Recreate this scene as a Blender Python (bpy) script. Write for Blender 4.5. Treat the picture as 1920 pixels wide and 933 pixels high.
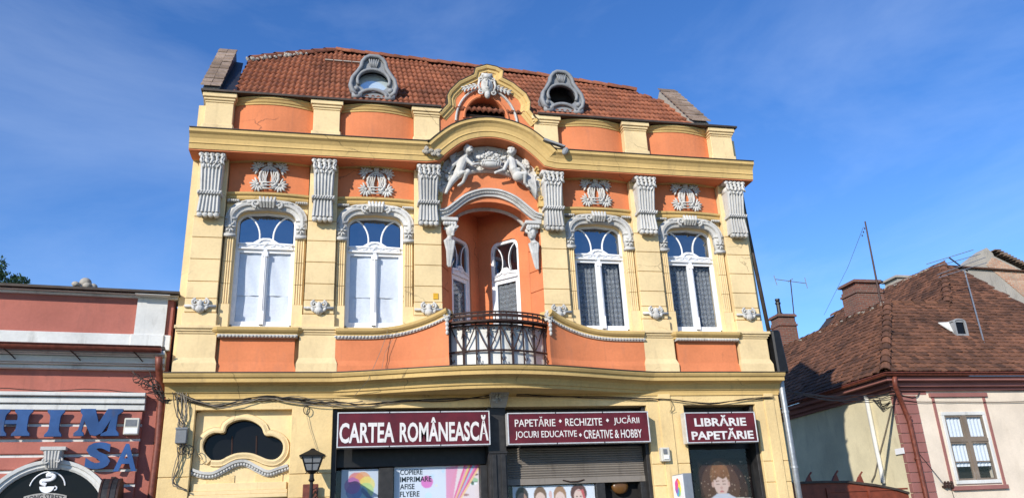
import bpy, bmesh, math, random
import numpy as np
from mathutils import Vector, Matrix, Euler
random.seed(7)
for o in list(bpy.data.objects): bpy.data.objects.remove(o)
scn = bpy.context.scene
COL = scn.collection
R = math.radians
# ------------------------------------------------------------------ camera
CAMP = np.array([-2.7649, -13.4434, 1.6]); YAW, PITCH, ROLL = 0.2280, 0.3509, -0.0467
FPX, PW, PH = 1479.16, 1920, 933
_f = np.array([math.sin(YAW)*math.cos(PITCH), math.cos(YAW)*math.cos(PITCH), math.sin(PITCH)])
_r = np.array([math.cos(YAW), -math.sin(YAW), 0.0]); _u = np.cross(_r, _f)
_r, _u = math.cos(ROLL)*_r + math.sin(ROLL)*_u, -math.sin(ROLL)*_r + math.cos(ROLL)*_u
cam_d = bpy.data.cameras.new('camera'); cam = bpy.data.objects.new('camera', cam_d); COL.objects.link(cam)
cam_d.sensor_fit = 'HORIZONTAL'; cam_d.sensor_width = 36; cam_d.lens = FPX/PW*36
cam_d.clip_end = 3000; cam_d.clip_start = 0.1
cam.matrix_world = Matrix(((_r[0], _u[0], -_f[0], CAMP[0]), (_r[1], _u[1], -_f[1], CAMP[1]), (_r[2], _u[2], -_f[2], CAMP[2]), (0, 0, 0, 1)))
scn.camera = cam
# ------------------------------------------------------------------ world, sun, exposure
SUN_T = Vector((0.91, 1.0, -0.60)).normalized()          # direction the light travels
EL = math.asin(-SUN_T.z)
world = bpy.data.worlds.new('World'); scn.world = world; world.use_nodes = True
nt = world.node_tree; nt.nodes.clear()
wo = nt.nodes.new('ShaderNodeOutputWorld'); bg = nt.nodes.new('ShaderNodeBackground')
sky = nt.nodes.new('ShaderNodeTexSky'); sky.sky_type = 'NISHITA'; sky.sun_disc = False
sky.sun_elevation = EL; sky.sun_rotation = R(222.3); sky.air_density = 1.0; sky.dust_density = 0.0; sky.ozone_density = 4.0
tc = nt.nodes.new('ShaderNodeTexCoord'); mp = nt.nodes.new('ShaderNodeMapping'); mp.inputs['Scale'].default_value = (1.3, 1.3, 3.2)
mp.inputs['Rotation'].default_value = (0.25, 0.35, 0.5); mp.inputs['Location'].default_value = (0.2, 1.7, 2.1)
n1 = nt.nodes.new('ShaderNodeTexNoise'); n1.inputs['Scale'].default_value = 1.5; n1.inputs['Detail'].default_value = 10; n1.inputs['Roughness'].default_value = 0.6; n1.inputs['Distortion'].default_value = 0.4
cr = nt.nodes.new('ShaderNodeValToRGB'); cr.color_ramp.elements[0].position = 0.44; cr.color_ramp.elements[0].color = (0, 0, 0, 1); cr.color_ramp.elements[1].position = 0.80; cr.color_ramp.elements[1].color = (0.15, 0.15, 0.15, 1)
mxs = nt.nodes.new('ShaderNodeMixRGB'); mxs.inputs['Color2'].default_value = (6.2, 7.0, 8.0, 1)
hs = nt.nodes.new('ShaderNodeHueSaturation'); hs.inputs['Hue'].default_value = 0.511; hs.inputs['Saturation'].default_value = 1.20; hs.inputs['Value'].default_value = 1.0
nt.links.new(tc.outputs['Generated'], mp.inputs['Vector']); nt.links.new(mp.outputs['Vector'], n1.inputs['Vector'])
nt.links.new(n1.outputs['Fac'], cr.inputs['Fac']); nt.links.new(cr.outputs['Color'], mxs.inputs['Fac'])
nt.links.new(sky.outputs['Color'], hs.inputs['Color']); nt.links.new(hs.outputs['Color'], mxs.inputs['Color1'])
nt.links.new(mxs.outputs['Color'], bg.inputs['Color']); bg.inputs['Strength'].default_value = 0.15
nt.links.new(bg.outputs['Background'], wo.inputs['Surface'])
sun_d = bpy.data.lights.new('sun', 'SUN'); sun_d.energy = 3.8; sun_d.angle = R(0.5); sun_d.color = (1.0, 0.93, 0.82)
sun = bpy.data.objects.new('sun', sun_d); COL.objects.link(sun); sun.location = (-20, -25, 20)
sun.rotation_euler = SUN_T.to_track_quat('-Z', 'Y').to_euler()
vs = scn.view_settings; vs.view_transform = 'Standard'; vs.look = 'None'; vs.gamma = 1; vs.exposure = 0.45; vs.use_curve_mapping = False
scn.render.engine = 'CYCLES'

# ------------------------------------------------------------------ pixel -> place
def ray(px, py): return _f + (px-PW/2)/FPX*_r - (py-PH/2)/FPX*_u
def q(px, py, Y):                       # -> (x, z) on the plane y = Y
    d = ray(px, py); t = (Y-CAMP[1])/d[1]; p = CAMP+t*d; return (float(p[0]), float(p[2]))
def q3(px, py, Y): x, z = q(px, py, Y); return (x, Y, z)
def onX(px, py, X):
    d = ray(px, py); t = (X-CAMP[0])/d[0]; p = CAMP+t*d; return Vector(p)
def onplane(px, py, p0, n):
    d = Vector(ray(px, py)); c = Vector(CAMP); n = Vector(n); t = (Vector(p0)-c).dot(n)/d.dot(n); return c+d*t

# ------------------------------------------------------------------ materials
def nodes(name):
    m = bpy.data.materials.new(name); m.use_nodes = True; nt = m.node_tree
    return m, nt, nt.nodes['Principled BSDF']
def ramp(nt, src, p0, c0, p1, c1):
    r = nt.nodes.new('ShaderNodeValToRGB'); e = r.color_ramp.elements
    e[0].position = p0; e[0].color = c0; e[1].position = p1; e[1].color = c1
    nt.links.new(src, r.inputs['Fac']); return r.outputs['Color']
def noise(nt, scale, detail=4, rough=0.55, stretch=None):
    g = nt.nodes.new('ShaderNodeNewGeometry'); n = nt.nodes.new('ShaderNodeTexNoise')
    n.inputs['Scale'].default_value = scale; n.inputs['Detail'].default_value = detail; n.inputs['Roughness'].default_value = rough
    src = g.outputs['Position']
    if stretch:
        m = nt.nodes.new('ShaderNodeMapping'); m.inputs['Scale'].default_value = stretch
        nt.links.new(src, m.inputs['Vector']); src = m.outputs['Vector']
    nt.links.new(src, n.inputs['Vector']); return n.outputs['Fac']
def mixc(nt, fac, a, b, mode='MIX'):
    m = nt.nodes.new('ShaderNodeMixRGB'); m.blend_type = mode
    for s, v in (('Fac', fac), ('Color1', a), ('Color2', b)):
        if isinstance(v, (int, float)): m.inputs[s].default_value = v
        elif isinstance(v, tuple): m.inputs[s].default_value = v
        else: nt.links.new(v, m.inputs[s])
    return m.outputs['Color']
def bump(nt, p, src, strength, dist=0.01):
    b = nt.nodes.new('ShaderNodeBump'); b.inputs['Strength'].default_value = strength; b.inputs['Distance'].default_value = dist
    nt.links.new(src, b.inputs['Height']); nt.links.new(b.outputs['Normal'], p.inputs['Normal'])
def c4(c, k=1.0): return (c[0]*k, c[1]*k, c[2]*k, 1)
def plaster(name, c, stain=(0.25, 0.2, 0.15), sa=0.35, rough=0.85, bs=0.25, bscale=60, patch=0.12, crack=False):
    m, nt, p = nodes(name)
    big = ramp(nt, noise(nt, 1.3, 5), 0.35, c4(c, 1-patch), 0.65, c4(c, 1+patch*0.6))
    fine = ramp(nt, noise(nt, 22, 4), 0.3, (0.94, 0.94, 0.94, 1), 0.7, (1.03, 1.03, 1.03, 1))
    base = mixc(nt, 1.0, big, fine, 'MULTIPLY')
    st = ramp(nt, noise(nt, 2.2, 7, 0.62, (2.5, 2.5, 0.7)), 0.56, (0, 0, 0, 1), 0.78, (sa, sa, sa, 1))
    base = mixc(nt, st, base, c4(stain))
    rain = ramp(nt, noise(nt, 1.0, 6, 0.7, (9, 9, 0.35)), 0.60, (0, 0, 0, 1), 0.80, (sa*.9, sa*.9, sa*.9, 1))
    base = mixc(nt, rain, base, c4(stain, .8))
    if crack:
        g = nt.nodes.new('ShaderNodeNewGeometry'); wn = nt.nodes.new('ShaderNodeTexNoise'); wn.inputs['Scale'].default_value = 5; wn.inputs['Detail'].default_value = 6
        nt.links.new(g.outputs['Position'], wn.inputs['Vector'])
        wm = mixc(nt, 0.22, g.outputs['Position'], wn.outputs['Color'], 'ADD')
        v = nt.nodes.new('ShaderNodeTexVoronoi'); v.feature = 'DISTANCE_TO_EDGE'; v.inputs['Scale'].default_value = 0.75; nt.links.new(wm, v.inputs['Vector'])
        ck = ramp(nt, v.outputs['Distance'], 0.002, (1, 1, 1, 1), 0.007, (0, 0, 0, 1)); mk = ramp(nt, noise(nt, 0.8, 3), 0.52, (0, 0, 0, 1), 0.62, (.7, .7, .7, 1))
        base = mixc(nt, mixc(nt, 1.0, ck, mk, 'MULTIPLY'), base, c4(stain, .45))
    nt.links.new(base, p.inputs['Base Color']); p.inputs['Roughness'].default_value = rough
    p.inputs['Specular IOR Level'].default_value = 0.25
    bump(nt, p, noise(nt, bscale, 4, 0.6), bs, 0.006)
    return m
def simple(name, c, rough=0.5, metal=0.0, var=0.15, scale=15, spec=0.4, bs=0.0):
    m, nt, p = nodes(name)
    col = ramp(nt, noise(nt, scale, 5), 0.3, c4(c, 1-var), 0.7, c4(c, 1+var))
    nt.links.new(col, p.inputs['Base Color']); p.inputs['Roughness'].default_value = rough; p.inputs['Metallic'].default_value = metal
    p.inputs['Specular IOR Level'].default_value = spec
    if bs: bump(nt, p, noise(nt, scale*3, 4), bs, 0.006)
    return m
def tilemat(name, ca, cb, cdark, dark=0.5):
    m, nt, p = nodes(name)
    at = nt.nodes.new('ShaderNodeAttribute'); at.attribute_name = 'tv'; at.attribute_type = 'GEOMETRY'
    bm_ = nt.nodes.new('ShaderNodeMath'); bm_.operation = 'MULTIPLY_ADD'; bm_.inputs[1].default_value = 0.42; nt.links.new(at.outputs['Fac'], bm_.inputs[0])
    b2 = nt.nodes.new('ShaderNodeMath'); b2.operation = 'MULTIPLY'; b2.inputs[1].default_value = 0.60; nt.links.new(noise(nt, 0.9, 6, 0.65), b2.inputs[0]); nt.links.new(b2.outputs[0], bm_.inputs[2])
    base = ramp(nt, bm_.outputs[0], 0.22, c4(ca), 0.80, c4(cb))
    grime = ramp(nt, noise(nt, 1.1, 6, 0.65), 0.5, (0, 0, 0, 1), 0.72, (dark, dark, dark, 1))
    fine = ramp(nt, noise(nt, 14, 5, 0.65), 0.42, (0, 0, 0, 1), 0.75, (0.55, 0.55, 0.55, 1))
    base = mixc(nt, grime, base, c4(cdark)); base = mixc(nt, fine, base, c4(cdark, 1.3))
    nt.links.new(base, p.inputs['Base Color']); p.inputs['Roughness'].default_value = 0.85; p.inputs['Specular IOR Level'].default_value = 0.2
    bump(nt, p, noise(nt, 45, 4), 0.3, 0.005)
    return m
def brickmat(name, ca, cb, mortar, scale, w=0.24, h=0.072):
    m, nt, p = nodes(name)
    g = nt.nodes.new('ShaderNodeNewGeometry'); mp = nt.nodes.new('ShaderNodeMapping'); sep = nt.nodes.new('ShaderNodeSeparateXYZ'); cmb = nt.nodes.new('ShaderNodeCombineXYZ'); ad = nt.nodes.new('ShaderNodeMath')
    nt.links.new(g.outputs['Position'], sep.inputs[0]); nt.links.new(sep.outputs['X'], ad.inputs[0]); nt.links.new(sep.outputs['Y'], ad.inputs[1])
    nt.links.new(ad.outputs[0], cmb.inputs['X']); nt.links.new(sep.outputs['Z'], cmb.inputs['Y'])
    b = nt.nodes.new('ShaderNodeTexBrick'); b.inputs['Scale'].default_value = 1; b.inputs['Brick Width'].default_value = w; b.inputs['Row Height'].default_value = h; b.inputs['Mortar Size'].default_value = 0.009
    b.inputs['Color1'].default_value = c4(ca); b.inputs['Color2'].default_value = c4(cb); b.inputs['Mortar'].default_value = c4(mortar)
    nt.links.new(cmb.outputs[0], b.inputs['Vector'])
    st = ramp(nt, noise(nt, 2.5, 6), 0.5, (0, 0, 0, 1), 0.75, (0.6, 0.6, 0.6, 1))
    base = mixc(nt, st, b.outputs['Color'], c4(mortar, 0.5))
    nt.links.new(base, p.inputs['Base Color']); p.inputs['Roughness'].default_value = 0.9
    iv = nt.nodes.new('ShaderNodeMath'); iv.operation = 'SUBTRACT'; iv.inputs[0].default_value = 1; nt.links.new(b.outputs['Fac'], iv.inputs[1])
    bump(nt, p, iv.outputs[0], 0.8, 0.01)
    return m
def glassmat(name, tint, refl=0.30, transp=True):
    m = bpy.data.materials.new(name); m.use_nodes = True; nt = m.node_tree; nt.nodes.clear()
    o = nt.nodes.new('ShaderNodeOutputMaterial'); g = nt.nodes.new('ShaderNodeBsdfGlossy'); g.inputs['Roughness'].default_value = 0.02; g.inputs['Color'].default_value = (0.9, 0.95, 1, 1)
    t = nt.nodes.new('ShaderNodeBsdfTransparent' if transp else 'ShaderNodeBsdfDiffuse'); t.inputs['Color'].default_value = c4(tint)
    lw = nt.nodes.new('ShaderNodeLayerWeight'); lw.inputs['Blend'].default_value = 0.5
    ma = nt.nodes.new('ShaderNodeMath'); ma.operation = 'MULTIPLY_ADD'; ma.inputs[1].default_value = 0.6; ma.inputs[2].default_value = refl; ma.use_clamp = True
    mx = nt.nodes.new('ShaderNodeMixShader'); pw = nt.nodes.new('ShaderNodeMath'); pw.operation = 'POWER'; pw.inputs[1].default_value = 3.5; nt.links.new(lw.outputs['Facing'], pw.inputs[0]); nt.links.new(pw.outputs[0], ma.inputs[0]); nt.links.new(ma.outputs[0], mx.inputs[0])
    nt.links.new(t.outputs[0], mx.inputs[1]); nt.links.new(g.outputs[0], mx.inputs[2]); nt.links.new(mx.outputs[0], o.inputs['Surface'])
    # slightly wavy old panes
    n = noise(nt, 2.5, 2); b = nt.nodes.new('ShaderNodeBump'); b.inputs['Strength'].default_value = 0.06; b.inputs['Distance'].default_value = 0.05
    nt.links.new(n, b.inputs['Height']); nt.links.new(b.outputs['Normal'], g.inputs['Normal'])
    return m
def lacemat(name):
    m = bpy.data.materials.new(name); m.use_nodes = True; nt = m.node_tree; nt.nodes.clear()
    o = nt.nodes.new('ShaderNodeOutputMaterial'); d = nt.nodes.new('ShaderNodeBsdfDiffuse'); t = nt.nodes.new('ShaderNodeBsdfTransparent'); mx = nt.nodes.new('ShaderNodeMixShader')
    d.inputs['Color'].default_value = (0.72, 0.74, 0.76, 1)
    a = noise(nt, 55, 3, 0.6, (1, 1, 1.6)); w = nt.nodes.new('ShaderNodeTexWave'); w.bands_direction = 'Z'; w.inputs['Scale'].default_value = 3.2; w.inputs['Distortion'].default_value = 3.0; w.inputs['Detail'].default_value = 3
    g = nt.nodes.new('ShaderNodeNewGeometry'); nt.links.new(g.outputs['Position'], w.inputs['Vector'])
    v = nt.nodes.new('ShaderNodeTexVoronoi'); v.inputs['Scale'].default_value = 24; nt.links.new(g.outputs['Position'], v.inputs['Vector'])
    aa = ramp(nt, a, 0.40, (0.26, 0.26, 0.26, 1), 0.62, (0.52, 0.52, 0.52, 1)); bb = ramp(nt, w.outputs['Fac'], 0.3, (0.75, 0.75, 0.75, 1), 0.8, (1, 1, 1, 1)); cc = ramp(nt, v.outputs['Distance'], 0.2, (1, 1, 1, 1), 0.5, (0.75, 0.75, 0.75, 1))
    f = mixc(nt, 1.0, mixc(nt, 1.0, aa, bb, 'MULTIPLY'), cc, 'MULTIPLY')
    nt.links.new(f, mx.inputs[0]); nt.links.new(t.outputs[0], mx.inputs[1]); nt.links.new(d.outputs[0], mx.inputs[2]); nt.links.new(mx.outputs[0], o.inputs['Surface'])
    return m
def vcol(name, rough=0.4):
    m, nt, p = nodes(name); a = nt.nodes.new('ShaderNodeAttribute'); a.attribute_name = 'print'; a.attribute_type = 'GEOMETRY'
    nt.links.new(a.outputs['Color'], p.inputs['Base Color']); p.inputs['Roughness'].default_value = 0.75; p.inputs['Specular IOR Level'].default_value = 0.15; return m

M = {}
M['yellow'] = plaster('yellow_plaster', (0.76, 0.585, 0.32), (0.42, 0.31, 0.18), 0.38, crack=True)
M['ochre'] = plaster('ochre_trim', (0.62, 0.43, 0.17), (0.25, 0.18, 0.10), 0.45, crack=True)
M['orange'] = plaster('orange_plaster', (0.65, 0.215, 0.092), (0.38, 0.16, 0.10), 0.42, crack=True)
M['rough'] = plaster('yellow_roughcast', (0.74, 0.55, 0.27), (0.36, 0.26, 0.15), 0.4, bs=1.0, bscale=38)
M['stone'] = plaster('white_stucco', (0.56, 0.55, 0.52), (0.16, 0.15, 0.135), 0.8, bs=0.9, bscale=28, patch=0.2)
M['white'] = simple('white_paint', (0.80, 0.81, 0.83), 0.45, var=0.05)
M['paper'] = plaster('white_paper', (0.78, 0.78, 0.80), (0.55, 0.55, 0.57), 0.2, bs=1.0, bscale=14, patch=0.06)
M['flash'] = simple('dark_sheet_metal', (0.045, 0.047, 0.055), 0.45, 0.6, 0.3, 4)
M['edge'] = simple('dark_eave_metal', (0.06, 0.045, 0.035), 0.6, 0.2, 0.3, 8)
M['zinc'] = plaster('weathered_zinc', (0.26, 0.27, 0.28), (0.07, 0.07, 0.07), 0.6, rough=0.6, bs=0.3)
M['iron'] = simple('brown_wrought_iron', (0.045, 0.022, 0.017), 0.55, 0.3, 0.35, 20)
M['black'] = simple('black_painted_metal', (0.012, 0.012, 0.013), 0.45, 0.2, 0.3, 12)
M['blackwood'] = simple('black_shopfront_wood', (0.022, 0.021, 0.021), 0.5, 0, 0.4, 9, bs=0.4)
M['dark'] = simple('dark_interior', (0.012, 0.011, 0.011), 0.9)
M['glass'] = glassmat('window_glass', (0.92, 0.94, 0.96), 0.015)
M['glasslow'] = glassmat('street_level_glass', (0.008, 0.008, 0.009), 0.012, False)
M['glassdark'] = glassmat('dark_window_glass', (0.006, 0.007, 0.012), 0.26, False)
M['lace'] = lacemat('lace_curtain')
M['tile'] = tilemat('red_pantiles', (0.19, 0.066, 0.038), (0.36, 0.130, 0.070), (0.045, 0.028, 0.022), 0.6)
M['oldtile'] = tilemat('brown_plain_tiles', (0.075, 0.040, 0.027), (0.27, 0.120, 0.068), (0.03, 0.021, 0.016), 0.65)
M['capt'] = tilemat('weathered_coping_tiles', (0.20, 0.14, 0.10), (0.36, 0.27, 0.21), (0.06, 0.05, 0.04), 0.6)
M['mortar'] = plaster('grey_mortar', (0.38, 0.35, 0.30), (0.10, 0.09, 0.08), 0.7, bs=1.0, bscale=25)
M['maroon'] = simple('maroon_sign_face', (0.10, 0.007, 0.012), 0.3, 0, 0.3, 4)
M['signtext'] = simple('sign_lettering', (0.66, 0.64, 0.62), 0.5, 0, 0.14, 9)
M['alu'] = simple('aluminium_frame', (0.62, 0.62, 0.62), 0.4, 0.3, 0.12)
M['galv'] = simple('galvanised_pipe', (0.30, 0.32, 0.34), 0.45, 0.5, 0.2)
M['shutter'] = plaster('dusty_shaded_shutter', (0.22, 0.195, 0.17), (0.08, 0.065, 0.055), 0.6, rough=0.6, bs=0.1)  # dusty grey, base colour also darkened for the shadow of the sign above
M['pink'] = plaster('salmon_plaster', (0.42, 0.145, 0.11), (0.22, 0.10, 0.085), 0.55, bs=0.6, bscale=30)
M['greywhite'] = plaster('greyed_white_render', (0.66, 0.66, 0.63), (0.22, 0.21, 0.18), 0.6)
M['brownpipe'] = simple('rust_brown_pipe', (0.16, 0.045, 0.028), 0.5, 0.1, 0.35, 14)
M['blue'] = plaster('blue_enamel', (0.035, 0.10, 0.27), (0.10, 0.075, 0.07), 0.8, rough=0.45, bs=0.2, patch=0.35)
M['cream'] = plaster('cream_render', (0.72, 0.62, 0.50), (0.46, 0.38, 0.27), 0.35)
M['cream2'] = plaster('stained_yellow_render', (0.70, 0.63, 0.43), (0.42, 0.36, 0.24), 0.5)
M['mauve'] = plaster('mauve_paint', (0.30, 0.13, 0.115), (0.2, 0.1, 0.09), 0.3)
M['oldwood'] = plaster('peeling_window_wood', (0.20, 0.16, 0.125), (0.40, 0.38, 0.35), 0.8, bs=0.6)
M['rustgate'] = simple('rust_red_gate_paint', (0.20, 0.045, 0.02), 0.5, 0.1, 0.25, 7)
M['brick'] = brickmat('old_red_brick', (0.22, 0.078, 0.048), (0.15, 0.055, 0.038), (0.20, 0.17, 0.14), 1)
M['brickpale'] = brickmat('exposed_gable_brick', (0.45, 0.20, 0.11), (0.55, 0.34, 0.22), (0.48, 0.42, 0.34), 1)
M['curtain'] = simple('white_curtain', (0.78, 0.79, 0.80), 0.9, 0, 0.04)
M['plastic'] = simple('beige_plastic_box', (0.55, 0.53, 0.46), 0.5, 0, 0.06)
M['greybox'] = simple('grey_junction_box', (0.16, 0.17, 0.18), 0.5, 0, 0.15)
M['cable'] = simple('black_cable', (0.016, 0.014, 0.013), 0.6, 0, 0.3)
M['greywire'] = simple('grey_wire', (0.20, 0.17, 0.13), 0.6, 0, 0.2)
M['bark'] = simple('bark', (0.09, 0.065, 0.045), 0.9, 0, 0.3, 10, bs=0.5)
M['leaf'] = simple('tree_leaves', (0.045, 0.085, 0.022), 0.6, 0, 0.5, 1.5)
M['ground'] = plaster('grey_paving', (0.13, 0.125, 0.12), (0.14, 0.13, 0.12), 0.4)
M['asphalt'] = plaster('asphalt', (0.055, 0.055, 0.057), (0.03, 0.03, 0.03), 0.4)
M['print'] = vcol('poster_print')
M['brass'] = simple('amber_lamp_glass', (0.12, 0.055, 0.015), 0.3, 0, 0.1)
M['ltglass'] = simple('grey_lantern_glass', (0.20, 0.21, 0.22), 0.15, 0, 0.1)
M['lightbox'] = simple('white_lightbox', (0.78, 0.78, 0.80), 0.35, 0, 0.03)
M['greyside'] = simple('grey_sheet_side', (0.24, 0.26, 0.29), 0.45, 0.3, 0.08)

# ------------------------------------------------------------------ mesh helpers
WL = {}          # world origin of every object
CUR = [None]     # transform applied to vertices as they are built
class MB:
    def __init__(s): s.v = []; s.f = []; s.tv = []
    def add(s, vs_, fs, tv=None):
        n = len(s.v); s.v += [tuple(a) for a in vs_]; s.f += [tuple(i+n for i in f) for f in fs]
        s.tv += [0.5 if tv is None else tv]*len(vs_); return s
    def box(s, x0, x1, y0, y1, z0, z1):
        return s.add([(x0,y0,z0),(x1,y0,z0),(x1,y1,z0),(x0,y1,z0),(x0,y0,z1),(x1,y0,z1),(x1,y1,z1),(x0,y1,z1)],
              [(0,3,2,1),(4,5,6,7),(0,1,5,4),(1,2,6,5),(2,3,7,6),(3,0,4,7)])
    def hexa(s, lo, hi):                  # two quads, bottom and top
        return s.add(list(lo)+list(hi), [(0,3,2,1),(4,5,6,7),(0,1,5,4),(1,2,6,5),(2,3,7,6),(3,0,4,7)])
    def prism(s, poly, y0, y1):           # outline in x,z pushed along y
        n = len(poly); v = [(x,y0,z) for x,z in poly]+[(x,y1,z) for x,z in poly]
        return s.add(v, [tuple(range(n)), tuple(range(2*n-1,n-1,-1))]+[(i,(i+1)%n,n+(i+1)%n,n+i) for i in range(n)])
    def prismf(s, poly3, d):              # planar 3d outline pushed by vector d
        n = len(poly3); d = Vector(d); v = [tuple(p) for p in poly3]+[tuple(Vector(p)+d) for p in poly3]
        return s.add(v, [tuple(range(n)), tuple(range(2*n-1,n-1,-1))]+[(i,(i+1)%n,n+(i+1)%n,n+i) for i in range(n)])
    def strip(s, A, B, y0, y1):           # band between two open x,z curves of the same length
        n = len(A)
        for i in range(n-1):
            a, b, c, d = A[i], A[i+1], B[i+1], B[i]
            s.hexa([(a[0],y0,a[1]),(b[0],y0,b[1]),(b[0],y1,b[1]),(a[0],y1,a[1])],[(d[0],y0,d[1]),(c[0],y0,c[1]),(c[0],y1,c[1]),(d[0],y1,d[1])])
        return s
    def rings(s, R_, closed=True, caps=True):
        n = len(R_[0]); v = [p for r in R_ for p in r]; f = []
        for k in range(len(R_)-1):
            for i in range(n if closed else n-1):
                j = (i+1)%n; f.append((k*n+i,k*n+j,(k+1)*n+j,(k+1)*n+i))
        if caps: f += [tuple(range(n-1,-1,-1)), tuple(range((len(R_)-1)*n, len(R_)*n))]
        return s.add(v, f)
    def sweepA(s, path, prof, y0):        # path in x,z ; profile (out toward -y, along normal)
        P = [Vector((a,b)) for a,b in path]; R_ = []
        for i,p in enumerate(P):
            a = (P[i]-P[i-1]).normalized() if i else (P[1]-P[0]).normalized()
            b = (P[i+1]-P[i]).normalized() if i < len(P)-1 else a
            t = (a+b).normalized(); k = 1/max(0.5,t.dot(a)); n = Vector((-t.y,t.x))*k
            R_.append([(p.x+n.x*h, y0-o, p.y+n.y*h) for o,h in prof])
        return s.rings(R_)
    def sweepB(s, path, prof, zs):        # path in x,y (+z list); out = right-hand normal in plan
        P = [Vector((a,b)) for a,b in path]; R_ = []
        for i,p in enumerate(P):
            a = (P[i]-P[i-1]).normalized() if i else (P[1]-P[0]).normalized()
            b = (P[i+1]-P[i]).normalized() if i < len(P)-1 else a
            t = (a+b).normalized(); k = 1/max(0.5,t.dot(a)); n = Vector((t.y,-t.x))*k
            z = zs[i] if isinstance(zs,(list,tuple)) else zs
            R_.append([(p.x+n.x*o, p.y+n.y*o, z+h) for o,h in prof])
        return s.rings(R_)
    def tube(s, pts, r, n=6, caps=True):
        P = [Vector(p) for p in pts]; R_ = []; up = None
        for i,p in enumerate(P):
            t = (P[min(i+1,len(P)-1)]-P[max(i-1,0)]).normalized()
            if up is None: up = t.orthogonal().normalized()
            up = (up-t*up.dot(t)).normalized(); sd = t.cross(up)
            rr = r[i] if isinstance(r,(list,tuple)) else r
            R_.append([tuple(p+(up*math.cos(2*math.pi*k/n)+sd*math.sin(2*math.pi*k/n))*rr) for k in range(n)])
        return s.rings(R_, True, caps)
    def blob(s, c, r, rot=None, nu=8, nv=6):
        if isinstance(r,(int,float)): r = (r,r,r)
        E_ = Euler(rot).to_matrix() if rot else Matrix.Identity(3); c = Vector(c); v = []; f = []
        v.append(tuple(c+E_@Vector((0,0,r[2]))))
        for j in range(1,nv):
            th = math.pi*j/nv
            for i in range(nu):
                ph = 2*math.pi*i/nu; v.append(tuple(c+E_@Vector((r[0]*math.sin(th)*math.cos(ph), r[1]*math.sin(th)*math.sin(ph), r[2]*math.cos(th)))))
        v.append(tuple(c-E_@Vector((0,0,r[2])))); L = len(v)-1
        for i in range(nu):
            k = (i+1)%nu; f.append((0,1+i,1+k)); f.append((L,1+(nv-2)*nu+k,1+(nv-2)*nu+i))
            for j in range(nv-2): f.append((1+j*nu+i,1+(j+1)*nu+i,1+(j+1)*nu+k,1+j*nu+k))
        return s.add(v,f)
    def lathe(s, c, prof, n=12, axis='Z'):     # prof: (radius, height)
        R_ = []
        for r,h in prof:
            ring = []
            for k in range(n):
                a = 2*math.pi*k/n; x, y = r*math.cos(a), r*math.sin(a)
                ring.append((c[0]+x,c[1]+y,c[2]+h) if axis=='Z' else (c[0]+x,c[1]-h,c[2]+y))
            R_.append(ring)
        return s.rings(R_)
    def spiral(s, c, r0, r1, turns, th, y, flip=1, a0=0, n=16):   # volute in the x,z plane
        pts = []
        for i in range(n+1):
            t = i/n; a = a0+flip*turns*2*math.pi*t; r = r0+(r1-r0)*t
            pts.append((c[0]+r*math.cos(a), y-0.02*t, c[1]+r*math.sin(a)))
        return s.tube(pts, [th*(1-0.35*i/n) for i in range(n+1)], 6)
    def mesh(s, name):
        me = bpy.data.meshes.new(name); vv = s.v
        if CUR[0] is not None: vv = [tuple(CUR[0]@Vector(p)) for p in vv]
        c = Vector([(min(p[k] for p in vv)+max(p[k] for p in vv))/2 for k in range(3)])
        me.from_pydata([tuple(Vector(p)-c) for p in vv], [], s.f)
        bm = bmesh.new(); bm.from_mesh(me); bmesh.ops.recalc_face_normals(bm, faces=bm.faces); bm.to_mesh(me); bm.free()
        if len(set(s.tv)) > 1:
            a = me.attributes.new('tv','FLOAT','POINT'); a.data.foreach_set('value', s.tv)
        return me, c
    def build(s, name, mat, parent=None, smooth=False, bevel=0.0, remesh=0.0, disp=None):
        me, c = s.mesh(name); o = bpy.data.objects.new(name, me); COL.objects.link(o)
        me.materials.append(M[mat] if isinstance(mat,str) else mat)
        place(o, c, parent)
        if smooth:
            for p in me.polygons: p.use_smooth = True
        if remesh:
            md = o.modifiers.new('fuse','REMESH'); md.mode = 'VOXEL'; md.voxel_size = remesh; md.use_smooth_shade = True
            sm = o.modifiers.new('soften','SMOOTH'); sm.iterations = 2; sm.factor = 0.5
        if bevel:
            b = o.modifiers.new('bevel','BEVEL'); b.width = bevel; b.segments = 1; b.limit_method = 'ANGLE'; b.angle_limit = R(40)
        return o
def place(o, c, parent=None):
    c = Vector(c); o.location = c; WL[o.name] = c
    if parent is not None:
        o.parent = parent; o.matrix_parent_inverse = Matrix.Translation(-WL[parent.name])
def inst(name, me, c, parent, rot=None, scale=None):
    o = bpy.data.objects.new(name, me); COL.objects.link(o); place(o, c, parent)
    if rot is not None: o.rotation_euler = rot
    if scale is not None: o.scale = scale
    return o
def root(name, loc, label, cat, group=None):
    o = bpy.data.objects.new(name, None); COL.objects.link(o); o.empty_display_size = 0.3; place(o, loc); return tag(o, label, cat, group)
def tag(o, label, cat, group=None):
    o['label'] = label; o['category'] = cat
    if group: o['group'] = group
    return o
def kind(o, k): o['kind'] = k; return o
def text_mesh(body, off=0.0, extrude=0.01):
    cu = bpy.data.curves.new('lettering','FONT'); cu.body = body; cu.size = 1; cu.offset = off; cu.extrude = extrude; cu.resolution_u = 3; cu.align_x = 'LEFT'
    ob = bpy.data.objects.new('lettering', cu); COL.objects.link(ob); dg = bpy.context.evaluated_depsgraph_get(); dg.update()
    me = bpy.data.meshes.new_from_object(ob.evaluated_get(dg)); bpy.data.objects.remove(ob); bpy.data.curves.remove(cu); return me
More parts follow.
